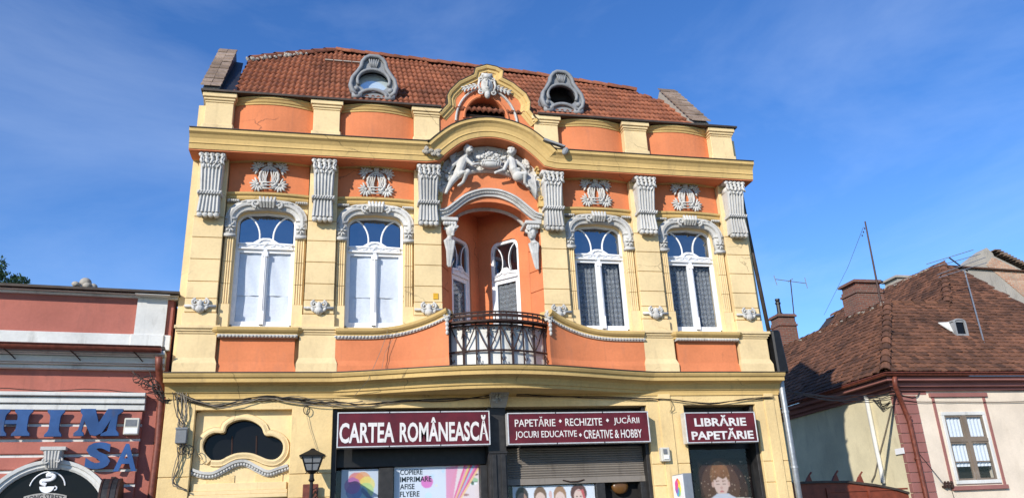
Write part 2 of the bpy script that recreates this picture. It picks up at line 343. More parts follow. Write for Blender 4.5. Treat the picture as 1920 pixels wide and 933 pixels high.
def text(body, x0, x1, z0, z1, y, mat, parent, name='lettering', off=0.0, depth=0.008, shear=0.0, fn=None):
    """lettering fitted into a rectangle of the plane y (front face towards -y)"""
    me = text_mesh(body, off, 0.5); co = np.zeros(len(me.vertices)*3); me.vertices.foreach_get('co', co); co = co.reshape(-1,3)
    lo, hi = co.min(0), co.max(0); u = (co[:,0]-lo[0])/(hi[0]-lo[0]); w = (co[:,1]-lo[1])/(hi[1]-lo[1])
    X = x0+(x1-x0)*u + shear*(z1-z0)*w; Z = z0+(z1-z0)*w; Y = y - depth*(co[:,2]-lo[2])/max(1e-6,(hi[2]-lo[2]))
    P = [Vector((a,b,c)) for a,b,c in zip(X,Y,Z)]
    if fn: P = [Vector(fn(p)) for p in P]
    if CUR[0] is not None: P = [CUR[0]@p for p in P]
    c = sum(P, Vector())/len(P)
    me.vertices.foreach_set('co', np.array([tuple(p-c) for p in P]).ravel()); me.update()
    me.materials.clear(); me.materials.append(M[mat] if isinstance(mat,str) else mat)
    bm = bmesh.new(); bm.from_mesh(me); bmesh.ops.recalc_face_normals(bm, faces=bm.faces); bm.to_mesh(me); bm.free()
    return inst(name, me, c, parent)
def arc(cx, cz, rx, rz, a0, a1, n): return [(cx+rx*math.cos(R(a0+(a1-a0)*i/n)), cz+rz*math.sin(R(a0+(a1-a0)*i/n))) for i in range(n+1)]
def resample(pts, n):
    P = [Vector(p) for p in pts]; L = [0]
    for a,b in zip(P,P[1:]): L.append(L[-1]+(b-a).length)
    out = []
    for i in range(n+1):
        t = L[-1]*i/n; k = max(j for j in range(len(L)) if L[j] <= t+1e-9); k = min(k,len(P)-2)
        f = (t-L[k])/max(1e-9,L[k+1]-L[k]); out.append(tuple(P[k].lerp(P[k+1],f)))
    return out
def smooth_path(pts, n=4):            # Catmull-Rom
    P = [Vector(p) for p in pts]; out = []
    for i in range(len(P)-1):
        p0, p1, p2, p3 = P[max(i-1,0)], P[i], P[i+1], P[min(i+2,len(P)-1)]
        for k in range(n):
            t = k/n; out.append(tuple(0.5*((2*p1)+(p2-p0)*t+(2*p0-5*p1+4*p2-p3)*t*t+(-p0+3*p1-3*p2+p3)*t**3)))
    out.append(tuple(P[-1])); return out

# ================================================================== ground
g = MB().add([(-300,-300,0),(300,-300,0),(300,500,0),(-300,500,0)], [(0,1,2,3)]).build('ground','ground'); kind(g,'structure')
rd = MB().add([(-120,-12.2,.004),(120,-12.2,.004),(120,-4.2,.004),(-120,-4.2,.004)], [(0,1,2,3)]).build('road','asphalt'); kind(rd,'structure')
pv = MB().box(-120,120,-4.2,-0.02,-.1,.13).build('pavement','ground'); kind(pv,'structure')

# ================================================================== main building
B = root('corner_shop_building', (0,0,0), 'ornate orange and yellow two storey building with arched balcony loggia and red tiled roof', 'building')
PIL = [-5.03,-3.10,-1.20,1.20,3.10,5.03]
BAYS = [(-4.07,0.70),(-2.15,0.70),(2.15,0.70),(4.07,0.70)]
# ---- core behind the facade (rooms are dark)
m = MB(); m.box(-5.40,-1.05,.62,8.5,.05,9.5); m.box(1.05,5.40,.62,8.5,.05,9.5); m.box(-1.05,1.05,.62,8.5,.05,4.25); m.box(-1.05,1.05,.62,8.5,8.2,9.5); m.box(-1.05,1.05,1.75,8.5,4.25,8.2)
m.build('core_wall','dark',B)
# ---- plaster wall of the upper floor, around the windows
def opening(cx, n=6, g_=0.0):
    hw, top, rx, rz = .51+g_, 7.30+g_, .24+g_, .20+g_
    L = [(cx-hw, 5.18)] + arc(cx-hw+rx, top-rz, rx, rz, 180, 90, n) + [(cx, top+.025)]
    return L + [(2*cx-x, z) for x,z in reversed(L[:-1])]
for cx,hw in BAYS:
    op = opening(cx); half = len(op)//2
    m = MB()
    m.box(cx-hw, cx-.51, .24,.60,4.2,5.9); m.box(cx+.51, cx+hw,.24,.60,4.2,5.9)
    Lo = op[:half+1]; A = [(cx-hw, z) for x,z in Lo]; A[0] = (cx-hw,5.9); Lo = [(Lo[0][0],5.9)]+Lo[1:]
    # head of the wall: from the opening up to the frieze
    top = 7.62
    poly = [(cx-hw,5.9)] + [(cx-.51,5.9)] + op[1:-1] + [(cx+.51,5.9),(cx+hw,5.9),(cx+hw,top),(cx-hw,top)]
    m.prism(poly, .24, .60); m.box(cx-.51,cx+.51,.24,.60,4.2,5.18)
    m.build('wall','yellow',B)
# outer strips beside the corner pilasters, centre wall
MB().box(-5.42,-5.2,.28,.62,3.9,9.4).build('wall','yellow',B); MB().box(5.2,5.42,.28,.62,3.9,9.4).build('wall','yellow',B)
# ---- pilasters built of blocks
for i,px in enumerate(PIL):
    p = MB().box(px-.245,px+.245,.118,.62,4.2,8.4).build('pilaster','yellow',B)
    for z0,z1 in ((5.62,5.92),(5.92,6.32),(6.32,6.72),(6.72,7.10),(7.10,8.24)):
        MB().box(px-.25,px+.25,.10,.16,z0+.007,z1-.007).build('stone_block','yellow',p,bevel=.006)
    m = MB().box(px-.255,px+.255,.095,.2,5.38,5.613); m.box(px-.275,px+.275,.075,.2,5.135,5.36); m.build('pilaster_base','yellow',p,bevel=.008)
    # pedestal below the sill with flared foot
    w0, w1 = .30, .335
    m = MB(); m.hexa([(px-w0,.06,4.60),(px+w0,.06,4.60),(px+w0,.3,4.60),(px-w0,.3,4.60)],[(px-w0,.06,5.0),(px+w0,.06,5.0),(px+w0,.3,5.0),(px-w0,.3,5.0)])
    m.hexa([(px-w1,.02,4.28),(px+w1,.02,4.28),(px+w1,.3,4.28),(px-w1,.3,4.28)],[(px-w1,.02,4.50),(px+w1,.02,4.50),(px+w1,.3,4.50),(px-w1,.3,4.50)])
    m.hexa([(px-w1,.02,4.50),(px+w1,.02,4.50),(px+w1,.3,4.50),(px-w1,.3,4.50)],[(px-w0,.06,4.60),(px+w0,.06,4.60),(px+w0,.3,4.60),(px-w0,.3,4.60)])
    m.build('pedestal','yellow',p)
    m = MB(); m.box(px-.32,px+.32,.04,.3,5.0,5.035); m.box(px-.34,px+.34,.015,.3,5.035,5.075); m.box(px-.36,px+.36,-.015,.3,5.075,5.13); m.build('pedestal_cap','yellow',p,bevel=.006)
    # dentils above the console
    m = MB(); m.box(px-.27,px+.27,.03,.3,8.25,8.29)
    for k in range(8): m.box(px-.27+.07*k,px-.235+.07*k,-.03,.1,8.29,8.335)
    m.box(px-.30,px+.30,-.05,.3,8.335,8.37); m.build('dentil_course','ochre',p)
# ---- consoles (fluted brackets)
def console_meshes():
    body = MB()
    for (z0,z1,w0,w1,d0,d1) in ((7.52,8.00,.165,.185,.08,.15),(7.12,7.46,.185,.165,.10,.06)):
        n = 6
        body.hexa([(-w0,.02-d0,z0),(w0,.02-d0,z0),(w0,.12,z0),(-w0,.12,z0)],[(-w1,.02-d1,z1),(w1,.02-d1,z1),(w1,.12,z1),(-w1,.12,z1)])
        for k in range(n):
            a0 = -w0+2*w0*(k+.5)/n; a1 = -w1+2*w1*(k+.5)/n; r = w0/n*.62
            body.tube([(a0,.02-d0-.012,z0),(a1,.02-d1-.012,z1)], r, 6)
    band = MB(); band.box(-.20,.20,-.10,.12,7.46,7.52)
    for k in range(9):
        x = -.18+.045*k; band.tube([(x-.012,-.105,7.465),(x+.02,-.115,7.515)], .013, 5)
    curls = MB()
    for k in range(4): curls.lathe((-.135+.09*k,-.02,7.085),[(.045,-.03),(.05,.0),(.045,.05),(.02,.065),(.001,.066)],10,'Y')
    cap = MB(); cap.box(-.19,.19,-.12,.12,8.0,8.10); cap.box(-.22,.22,-.15,.12,8.19,8.245)
    for k in range(5):
        x = -.18+.09*k; cap.lathe((x,-.15,8.185),[(.045,-.03),(.048,.01),(.03,.03),(.018,.018),(.014,.035),(.001,.04)],8,'Y')
    rnd = random.Random(3)
    for row,(z,n,y) in enumerate(((8.12,5,-.15),(8.05,5,-.16),(7.985,4,-.14))):
        for k in range(n):
            x = (-.17 if n==5 else -.13)+.085*k
            cap.blob((x,y,z),(.026,.035,.055),(rnd.uniform(-.5,0),rnd.uniform(-.5,.5),rnd.uniform(-.6,.6)),7,5)
            cap.blob((x+.03,y+.01,z-.02),(.015,.03,.045),(0,rnd.uniform(-.6,.6),0),6,4)
    return body, band, curls, cap
cm = []
for mb_,nm in zip(console_meshes(),('console','console_band','console_scroll','console_capital')):
    me,c = mb_.mesh(nm); me.materials.append(M['stone']); 
    if nm!='console_band': [setattr(pp,'use_smooth',True) for pp in me.polygons] if nm=='console_capital' else None
    cm.append((me,c,nm))
for px in PIL:
    o0 = inst('console', cm[0][0], Vector((px,0,0))+cm[0][1], B)
    for me,c,nm in cm[1:]: inst(nm, me, Vector((px,0,0))+c, o0)
# ---- shell ornaments low on the pilasters
m = MB(); m.box(-.25,.25,.05,.105,5.455,5.495)
for sgn in (-1,1):
    m.spiral((sgn*.075,5.535),.065,.012,1.4,.022,.055,flip=-sgn,a0=math.pi/2 if sgn>0 else math.pi/2)
    m.blob((sgn*.10,.05,5.44),(.03,.035,.05),(0,sgn*.5,0))
m.blob((0,.04,5.50),(.05,.05,.08)); m.blob((0,.03,5.42),(.07,.055,.065)); m.lathe((0,.04,5.42),[(.075,-.03),(.075,.0),(.05,.03),(.02,.05),(.001,.052)],10,'Y')
for k in range(5): m.blob(((k-2)*.028,.03,5.385+abs(k-2)*.012),(.016,.03,.04))
me,c = m.mesh('shell_ornament'); me.materials.append(M['stone']); [setattr(pp,'use_smooth',True) for pp in me.polygons]
for px in PIL: inst('shell_ornament', me, Vector((px,0,0))+c, B)
# ---- bowed friezes, ledges, parapet panels
def bow(cx,hw,y0,d,n=12): return [(cx-hw+2*hw*i/n, y0-d*(1-(2*i/n-1)**2)) for i in range(n+1)]
def block(y): return lambda z0,z1: [(-.35,z0),(0,z0),(0,z1),(-.35,z1)]
for cx,hw in BAYS:
    pth = bow(cx,hw,.225,.06)
    MB().sweepB(pth,[(-.3,7.60),(0,7.60),(0,8.26),(-.3,8.26)],0).build('frieze_panel','orange',B)
    MB().sweepB(pth,[(-.3,7.50),(.0,7.50),(.02,7.53),(.02,7.56),(.06,7.585),(.07,7.62),(-.3,7.625)],0).build('window_ledge','ochre',B)
    MB().sweepB(bow(cx,hw+.02,.18,.12),[(-.3,8.22),(.0,8.22),(.01,8.27),(.03,8.275),(.035,8.32),(.07,8.35),(.075,8.39),(-.3,8.395)],0).build('architrave','ochre',B)
# ---- wreath reliefs
m = MB()
rg = [(.185*math.cos(a),-.04,.21*math.sin(a)-.02) for a in [R(d) for d in range(-62,243,12)]]
for k,(x,y,z) in enumerate(rg):          # leafy ring
    t = R(-62+12*k)+math.pi/2; m.blob((x,y,z),(.052,.028,.026),(0,-t+.5*(-1)**k,0),6,5)
m.tube(rg,.026,6); m.tube([(x*.74,y-.005,z*.8) for x,y,z in rg],.012,5)
for sx in (-1,1):
    for sz in (-1,1):
        cx0, cz0 = sx*.215, sz*.185; b0 = math.atan2(sz,sx)
        m.blob((cx0,-.045,cz0),(.035,.03,.035))
        for k in range(9):
            a = b0+R(-112+28*k); L = .082 if k%2 else .098
            m.blob((cx0+math.cos(a)*L,-.03,cz0+math.sin(a)*L),(.082,.026,.024),(0,-a,0),6,5)
    for k in range(3):
        m.tube([(sx*.05,-.03,-.26),(sx*(.06+.02*k),-.045,-.05),(sx*(.03+.05*k),-.04,.10)],.014,5)
        m.blob((sx*(.03+.05*k),-.04,.12),(.020,.02,.05),(0,0,0),6,5)
    m.spiral((sx*.10,-.15),.07,.02,1.1,.016,-.03,flip=sx,a0=R(90))
m.tube([(-.19,-.05,-.14),(.19,-.05,-.14)],.016,5); m.tube([(-.17,-.05,-.20),(.17,-.05,-.20)],.014,5); m.tube([(-.12,-.05,-.27),(.12,-.05,-.27)],.014,5)
m.box(-.05,.05,-.07,.03,.20,.33); m.box(-.06,.06,-.08,.03,.30,.34)
me,c = m.mesh('wreath_relief'); me.materials.append(M['stone']); [setattr(pp,'use_smooth',True) for pp in me.polygons]
for cx,hw in BAYS: inst('wreath_relief', me, Vector((cx,.165,7.95))+c, B, scale=(.88,1.1,.92))
# ---- windows
def sheet(x0,x1,z0,z1,y,amp,seed,n=14,k=20):
    r = random.Random(seed); ph = [(r.uniform(3,14),r.uniform(2,9),r.uniform(0,6)) for _ in range(6)]; m = MB(); v=[]; f=[]
    for j in range(k+1):
        for i in range(n+1):
            x = x0+(x1-x0)*i/n; z = z0+(z1-z0)*j/k
            v.append((x, y+amp*sum(math.sin(a*x*2+b*z+c) for a,b,c in ph)/6, z))
    for j in range(k):
        for i in range(n): f.append((j*(n+1)+i,j*(n+1)+i+1,(j+1)*(n+1)+i+1,(j+1)*(n+1)+i))
    return m.add(v,f)
def window(cx, fill, parent, seed):
    op = opening(cx); inn = opening(cx, g_=-.04); inn[0] = (cx-.47,5.23); inn[-1] = (cx+.47,5.23)
    m = MB(); m.strip(op, inn, .36, .45); m.box(cx-.51,cx+.51,.36,.45,5.18,5.235)
    w = m.build('window','white',parent)
    m = MB(); tr = [(cx-.46,6.62),(cx+.46,6.62),(cx+.46,6.73),(cx+.22,6.74),(cx+.13,6.80),(cx+.06,6.83),(cx-.06,6.83),(cx-.13,6.80),(cx-.22,6.74),(cx-.46,6.73)]
    m.prism(tr,.335,.44); m.box(cx-.47,cx+.47,.315,.40,6.70,6.72); m.box(cx-.47,cx+.47,.32,.40,6.615,6.64)
    m.tube([(cx-.45+.03*k,.328+.006*(k%2),6.675+.015*math.sin(k*1.3)) for k in range(31)],.013,5)
    m.tube([(cx-.16,.325,6.70),(cx-.08,.32,6.78),(cx,.318,6.80),(cx+.08,.32,6.78),(cx+.16,.325,6.70)],.014,5); m.blob((cx,.325,6.72),(.05,.03,.04))
    m.build('transom','white',w)
    m = MB(); m.box(cx-.03,cx+.03,.33,.44,5.24,6.62); m.tube([(cx,.33,5.26),(cx,.33,6.5)],.018,6); m.box(cx-.045,cx+.045,.31,.40,6.48,6.56); m.box(cx-.04,cx+.04,.315,.4,5.24,5.48); m.build('mullion','white',w)
    for s in (-1,1):
        m = MB(); a, b = (cx-.47,cx-.03) if s<0 else (cx+.03,cx+.47); t = .032
        m.box(a,a+t,.37,.42,5.235,6.62); m.box(b-t,b,.37,.42,5.235,6.62); m.box(a+t,b-t,.37,.42,5.235,5.30); m.box(a+t,b-t,.37,.42,6.56,6.62)
        m.build('casement','white',w)
        MB().box(a+t,b-t,.395,.399,5.30,6.56).build('pane','glass',w)
        ar = arc(cx+s*.45,6.86,.335,.42,90 if s<0 else 90, -22 if s<0 else 202, 12)
        MB().tube([(x,.39,z) for x,z in ar],.016,6).build('glazing_bar','white',w)
        poly = [(cx+s*.45,6.74)]+[(x,z) for x,z in reversed(ar)]
        MB().prism(poly,.392,.396).build('pane','glassdark',w)
    # clear middle pane of the fanlight, set just behind
    pm = [(x,z) for x,z in opening(cx,g_=-.05)]; pm[0] = (cx-.46,6.73); pm[-1] = (cx+.46,6.73)
    MB().prism(pm,.405,.409).build('pane','glassdark',w)
    if fill=='paper':
        for s in (-1,1):
            a, b = (cx-.45,cx-.045) if s<0 else (cx+.045,cx+.45)
            sheet(a,b,5.78,6.60,.425,.018,seed+s).build('paper_sheet','paper',w,smooth=True)
            sheet(a,b,5.20,5.80,.438,.018,seed+s+9).build('paper_sheet','paper',w,smooth=True)
    else:
        for s in (-1,1):
            a, b = (cx-.45,cx-.02) if s<0 else (cx+.02,cx+.45)
            mm = MB(); v=[]; f=[]; n=26
            for j,(z) in enumerate((5.2,5.7,6.2,6.66)):
                for i in range(n+1):
                    x = a+(b-a)*i/n; v.append((x+.01*math.sin(i*2.1+j*.4+seed), .50+.022*math.sin(i*1.25+seed+.3*j)+.01*math.sin(i*.5), z))
            for j in range(3):
                for i in range(n): f.append((j*(n+1)+i,j*(n+1)+i+1,(j+1)*(n+1)+i+1,(j+1)*(n+1)+i))
            mm.add(v,f).build('curtain','lace',w,smooth=True)
    return w
for k,(cx,hw) in enumerate(BAYS): window(cx,'paper' if cx<0 else 'lace',B,k*17+3)
# ---- white stucco surrounds
def surround():
    m = MB(); L = opening(0)
    pth = [(-.51,6.95)]+L[1:-1]+[(.51,6.95)]
    m.sweepA(pth,[(-.02,0),(.06,0),(.07,.03),(.075,.06),(.115,.075),(.125,.12),(.09,.165),(.085,.19),(-.02,.19)],.24)
    beads = resample([(x*1.19,(z-7)*1.30+7) if z>7 else (x*1.19,z) for x,z in L[1:-1]],44)
    for x,z in beads: m.blob((x,.145,z),(.017,.02,.017),None,6,4)
    # keystone scrolls
    for k in range(-2,3): m.tube([(k*.05,.13,7.34),(k*.055,.06,7.42),(k*.065,.09,7.52)],[.022,.032,.024],6)
    for s in (-1,1):
        m.spiral((s*.19,7.40),.075,.015,1.3,.024,.115,flip=s,a0=R(-90))
        m.blob((s*.30,.13,7.43),(.06,.035,.028),(0,s*.15,0)); m.blob((s*.40,.13,7.43),(.05,.03,.022),(0,s*.2,0))
        for k in range(5): m.blob((s*(.50+.038*k),.14,7.455),(.022,.03,.024),None,7,5)
        m.box(min(s*.52,s*.69),max(s*.52,s*.69),.17,.25,7.44,7.49)
    return m
def jamb_caps(sd):
    m = MB(); r = random.Random(5)
    for s in (sd,):
        x0, x1 = sorted((s*.515,s*.69)); xc = (x0+x1)/2
        m.box(x0,x1,.15,.25,6.80,7.12); m.box(x0-.012,x1+.012,.13,.25,7.09,7.13); m.box(x0-.012,x1+.012,.125,.25,6.77,6.82)
        m.blob((xc,.13,6.95),(.03,.04,.03))
        for k in range(8):
            a = k*math.pi/4; m.blob((xc+.05*math.cos(a),.14,6.95+.075*math.sin(a)),(.05,.025,.017),(0,-a,0),6,4)
    return m
def flutes(sd):
    m = MB()
    for s in (sd,):
        x0, x1 = sorted((s*.525,s*.68))
        for (z0,z1) in ((5.56,5.915),(5.925,6.315),(6.325,6.77)):
            m.box(x0,x1,.20,.25,z0,z1)
            for k in range(4):
                x = x0+(x1-x0)*(k+.5)/4; m.tube([(x,.195,z0),(x,.195,z1)],.0155,6)
        m.box(x0-.01,x1+.01,.165,.25,5.13,5.55)
    return m
for fn,nm,mt in ((surround,'window_surround','stone'),(lambda: jamb_caps(-1),'carved_block','stone'),(lambda: jamb_caps(1),'carved_block','stone'),(lambda: flutes(-1),'fluted_jamb','yellow'),(lambda: flutes(1),'fluted_jamb','yellow')):
    me,c = fn().mesh(nm); me.materials.append(M[mt])
    if nm=='carved_block': [setattr(pp,'use_smooth',True) for pp in me.polygons]
    for cx,hw in BAYS: inst(nm, me, Vector((cx,0,0))+c, B)
# ---- panels and sills below the windows
def sillprof(d=0): return [(-.2,-.075),(.02,-.075),(.03,-.035),(.06,-.03),(.09,.0),(.10,.045),(-.2,.05)]
for cx in (-4.07,4.07):
    w0,w1 = .60,.66
    m = MB(); m.box(cx-w0,cx+w0,.09,.3,4.52,4.96); m.hexa([(cx-w1,.05,4.28),(cx+w1,.05,4.28),(cx+w1,.3,4.28),(cx-w1,.3,4.28)],[(cx-w0,.088,4.53),(cx+w0,.088,4.53),(cx+w0,.3,4.53),(cx-w0,.3,4.53)])
    m.build('apron_panel','orange',B)
    pth = [(cx-.70,.10),(cx-.62,.04),(cx+.62,.04),(cx+.70,.10)]
    MB().sweepB(pth,sillprof(),5.05).build('window_sill','ochre',B)
    m = MB(); m.box(cx-.64,cx+.64,.0,.12,4.935,4.985)
    for k in range(22): m.blob((cx-.61+.058*k,-.005,4.958),(.030,.022,.020),(0,.5,0),6,5)
    m.build('sill_moulding','stone',B)
def curvepath(s):     # inner bays: the wall sweeps forward to the balcony
    return [(s*x,y) for x,y in smooth_path([(2.80,.06),(2.3,.055),(1.75,.03),(1.35,-.06),(1.08,-.16),(.90,-.27)],4)]
def curvez(p): 
    x = abs(p[0]); t = max(0,min(1,(2.3-x)/1.4)); return .30*t*t
for s in (-1,1):
    pth = curvepath(s)
    if s>0: pth = pth[::-1]
    zz = [curvez(p) for p in pth]
    R_ = []
    for p,z in zip(pth,zz): R_.append([(p[0],p[1]-.035,4.28),(p[0],p[1]-.03,4.46),(p[0],p[1]+.0,4.55),(p[0],p[1]+.0,4.97+z),(p[0],p[1]+.35,4.97+z),(p[0],p[1]+.35,4.28)])
    MB().rings(R_).build('apron_panel','orange',B)
    MB().sweepB(pth,sillprof(),[5.05+z for z in zz]).build('window_sill','ochre',B)
    m = MB(); m.sweepB(pth,[(-.1,-.03),(.035,-.03),(.04,.02),(-.1,.02)],[4.955+z for z in zz])
    rs = resample([(p[0],p[1]-.045,4.957+z) for p,z in zip(pth,zz)],34)
    for p in rs: m.blob(p,(.030,.022,.020),(0,.5*s,0),6,5)
    e = (s*.93,-.27); m.lathe((e[0],-.20,5.33),[(.075,-.02),(.085,.0),(.08,.06),(.05,.085),(.045,.06),(.02,.09),(.001,.095)],12,'Y')
    for k in range(4): m.blob((s*.925,-.27,5.20-.075*k),(.04-.004*k,.04,.042),None,7,5)
    m.build('sill_moulding','stone',B)
# ---- lower cornice with the bulge that carries the balcony
def bulge(x):
    a = math.cos(math.pi*x/5.6) if abs(x)<2.8 else 0; b = (1+math.cos(math.pi*x/2.8))/2 if abs(x)<2.8 else 0; return .64*(.5*a+.5*b)
xs = [-5.44]+[-5.0,-4,-3.2]+[-2.8+.2*i for i in range(29)]+[3.2,4,5.0]+[5.44]
path = [(x,.12-bulge(x)) for x in xs]
MB().sweepB(path,[(-.78,-.30),(.02,-.30),(.035,-.25),(.06,-.245),(.075,-.20),(.10,-.15),(.15,-.125),(.27,-.115),(.28,-.05),(.31,-.04),(.335,.0),(.34,.02),(-.75,.05)],4.27).build('lower_cornice','ochre',B)
MB().sweepB(path,[(-.02,.052),(.30,.030),(.352,.022),(.352,.036),(.30,.045),(-.02,.064)],4.27).build('cornice_flashing','edge',B)
# ---- upper cornice, arched over the middle
arch_px = [(825,293),(840,278),(870,260),(900,252),(930,252.5),(960,263),(990,281),(1017,300)]
ap = [q(x,y,-.33) for x,y in arch_px]
half = [(-1.02,8.30),(-.86,8.47),(-.60,8.69),(-.32,8.81),(0,8.855)]
ap = half+[(-x,z) for x,z in reversed(half[:-1])]
cpath = [(-5.42,8.25),(-4,8.25),(-2,8.255),(-1.25,8.26)]+smooth_path(ap,3)+[(1.25,8.26),(2,8.255),(4,8.25),(5.42,8.25)]
MB().sweepA(cpath,[(-.1,.0),(.30,.012),(.43,.0),(.445,.095),(.46,.10),(.455,.13),(.465,.19),(.505,.25),(.55,.285),(.555,.345),(-.1,.40)],.20).build('upper_cornice','ochre',B)
MB().sweepA(cpath,[(.02,-.022),(.415,-.022),(.415,-.001),(.02,-.001)],.20).build('cornice_soffit','orange',B)
MB().sweepA(cpath,[(0,.41),(.52,.352),(.572,.347),(.572,.362),(.52,.368),(0,.425)],.20).build('cornice_flashing','edge',B)
# frieze behind the cornice, between the pilaster heads
MB().box(-5.3,-1.0,.19,.6,8.24,8.7).build('frieze_wall','orange',B); MB().box(1.0,5.3,.19,.6,8.24,8.7).build('frieze_wall','orange',B)
# patch of bare masonry and lifted flashing on the arch
m = MB(); rr = random.Random(2)
for k in range(16): m.blob((-1.17+rr.uniform(-.14,.14),-.30-.04*rr.random(),8.40+rr.uniform(-.06,.10)),(.05,.03,.04),(rr.random(),rr.random(),0),6,4)
m.build('bare_masonry','mortar',B)
m = MB().prism([(.98,8.76),(1.38,8.64),(1.42,8.66),(1.0,8.80)],-.42,-.33); m.blob((1.41,-.38,8.56),(.06,.05,.09),(0,.5,0)); m.build('torn_flashing','zinc',B)
# ---- parapet
for px in PIL:
    m = MB(); m.box(px-.245,px+.245,.10,.45,8.6,9.38)
    pd = m.build('parapet_pier','yellow',B,bevel=.008)
    MB().box(px-.275,px+.275,.07,.4,8.58,8.93).build('pier_foot','yellow',pd,bevel=.02)
    m = MB(); m.box(px-.255,px+.255,.085,.45,9.38,9.42); m.box(px-.275,px+.275,.06,.45,9.42,9.47); m.box(px-.30,px+.30,.03,.45,9.47,9.56); m.build('pier_cap','yellow',pd,bevel=.008)
for x0,x1 in ((-4.78,-3.35),(-2.85,-1.45),(1.45,2.85),(3.35,4.78)):
    cx, hw = (x0+x1)/2,(x1-x0)/2
    MB().sweepB(bow(cx,hw,.27,.15),[(-.1,8.6),(0,8.6),(0,9.44),(-.1,9.44)],0).build('parapet_panel','orange',B)
    MB().sweepB(bow(cx,hw,.27,.15),[(-.1,9.42),(.015,9.42),(.025,9.455),(.04,9.46),(.06,9.50),(.08,9.515),(.085,9.55),(-.1,9.555)],0).build('parapet_coping','ochre',B)
MB().box(-.95,.98,.20,.45,8.6,9.5).build('parapet_panel','orange',B)
for x0,x1 in ((-5.36,-.93),(1.02,5.38)):
    MB().box(x0,x1,-.01,.5,9.562,9.60).build('eave_edge','edge',B)
# ---- pediment
ped_px = [(825,215),(841.5,197),(840,182),(844.5,173),(861,156.5),(889.5,143),(892.5,131),(912,125.6),(930,129.5),(940.5,135.5),(939,149),(960,159.5),(984,179),(991.5,194),(990,209),(1006.6,228.5)]
pp = [q(x,y,.08) for x,y in ped_px]
pth = []
for i,p in enumerate(pp): pth.append(p)
lun = arc(-.02,9.42,.42,.50,0,180,12)
outer = [pp[0]]+pp+[pp[-1]]
poly = [(pp[0][0],8.9)]+pp+[(pp[-1][0],8.9),(.40,8.9)]+lun+[(-.44,8.9)]
MB().prism(poly,.14,.45).build('pediment','orange',B)
MB().box(-.9,.9,.14,.45,8.6,8.92).build('pediment_foot','orange',B)
MB().sweepA(pth,[(-.3,-.15),(.0,-.15),(.02,-.11),(.04,-.10),(.045,-.05),(.08,-.04),(.10,.0),(.10,.02),(-.3,.02)],.13).build('pediment_moulding','ochre',B)
MB().sweepA(pth,[(-.32,.021),(.11,.021),(.11,.034),(-.32,.034)],.13).build('pediment_flashing','edge',B)
m = MB(); ho = arc(-.01,9.32,.62,.80,178,2,22); m.sweepA(ho,[(0,-.022),(.045,-.018),(.055,0),(.045,.018),(0,.022)],.14)
m.build('hood_ring','stone',B)
m = MB(); m.sweepA(arc(-.02,9.42,.42,.50,180,0,14),[(-.3,0),(.035,0),(.05,.025),(.035,.05),(-.3,.05)],.14); m.build('lunette_trim','orange',B)
m = MB(); m.prism(arc(-.02,9.3,.6,.8,0,180,10),.47,.52); m.build('lunette_back','orange',B)
# cartouche
m = MB(); zc = 10.13; y = .02
m.blob((0,y,zc),(.13,.075,.19)); m.blob((0,y-.03,zc+.01),(.09,.07,.14)); m.blob((0,y-.02,zc+.19),(.10,.07,.055)); m.box(-.11,.11,y-.06,.12,zc+.20,zc+.255)
m.blob((0,y-.01,zc-.21),(.06,.06,.09)); m.box(-.045,.015,y-.115,y-.04,zc+.075,zc+.095); m.box(-.02,.0,y-.115,y-.04,zc-.05,zc+.09)
for s in (-1,1):
    m.spiral((s*.13,zc+.15),.055,.01,1.3,.022,y,flip=s,a0=R(90)); m.spiral((s*.12,zc-.16),.06,.012,1.2,.022,y,flip=-s,a0=R(90))
    m.tube([(s*.15,y,zc+.12),(s*.175,y,zc),(s*.13,y,zc-.14)],.025,6)
    for k in range(4):
        for t in (-1,0,1):
            a = (-.35-.05*k)+t*.75; xx = s*(.20+.075*k); z_ = zc+.0-.025*k
            m.blob((xx+s*.04*math.cos(a),y+.04,z_+.05*math.sin(a)+.01),(.062,.025,.021),(0,-a if s>0 else a+math.pi,0),6,5)
m.build('cartouche','stone',B,smooth=True)

# ================================================================== central arch and loggia
m = MB(); ar = arc(0,7.15,.79,.50,180,0,18)
top_ = [(.95,7.15),(.95,8.30)]+[(-x,z-.02) for x,z in half]+[(x,z-.02) for x,z in reversed(half[:-1])]+[(-.95,8.30),(-.95,7.15)]
m.prism(ar+top_,.14,.45); m.build('arch_wall','orange',B)
for s in (-1,1):       # splayed jambs, in courses
    for z0,z1 in ((4.3,5.35),(5.36,5.92),(5.93,6.32),(6.33,6.75),(6.76,7.14)):
        a, b, c, d = (s*.952,.105),(s*.78,.42),(s*.80,.62),(s*1.0,.62)
        MB().hexa([(a[0],a[1],z0),(b[0],b[1],z0),(c[0],c[1],z0),(d[0],d[1],z0)],[(a[0],a[1],z1),(b[0],b[1],z1),(c[0],c[1],z1),(d[0],d[1],z1)]).build('jamb_block','orange',B,bevel=.005)
    MB().box(min(s*.80,s*1.05),max(s*.80,s*1.05),.45,.64,4.25,8.2).build('wall','orange',B)
MB().sweepA(arc(0,7.15,.77,.48,180,0,18),[(-.02,-.03),(.03,-.03),(.035,.02),(-.02,.03)],.46).build('inner_arch_trim','stone',B)
hood = smooth_path([(-.99,7.37),(-.86,7.40),(-.70,7.53),(-.48,7.71),(-.22,7.82),(0,7.845),(.22,7.82),(.48,7.71),(.70,7.53),(.86,7.40),(.99,7.37)],3)
m = MB(); m.sweepA(hood,[(-.05,-.10),(.07,-.10),(.08,-.06),(.11,-.05),(.115,-.01),(.15,.0),(.15,.035),(-.05,.04)],.16)
for p in resample(hood,70)[3:-3]: m.blob((p[0],.045,p[1]-.03),(.014,.014,.014),None,5,4)
m.build('arch_hood','stone',B)
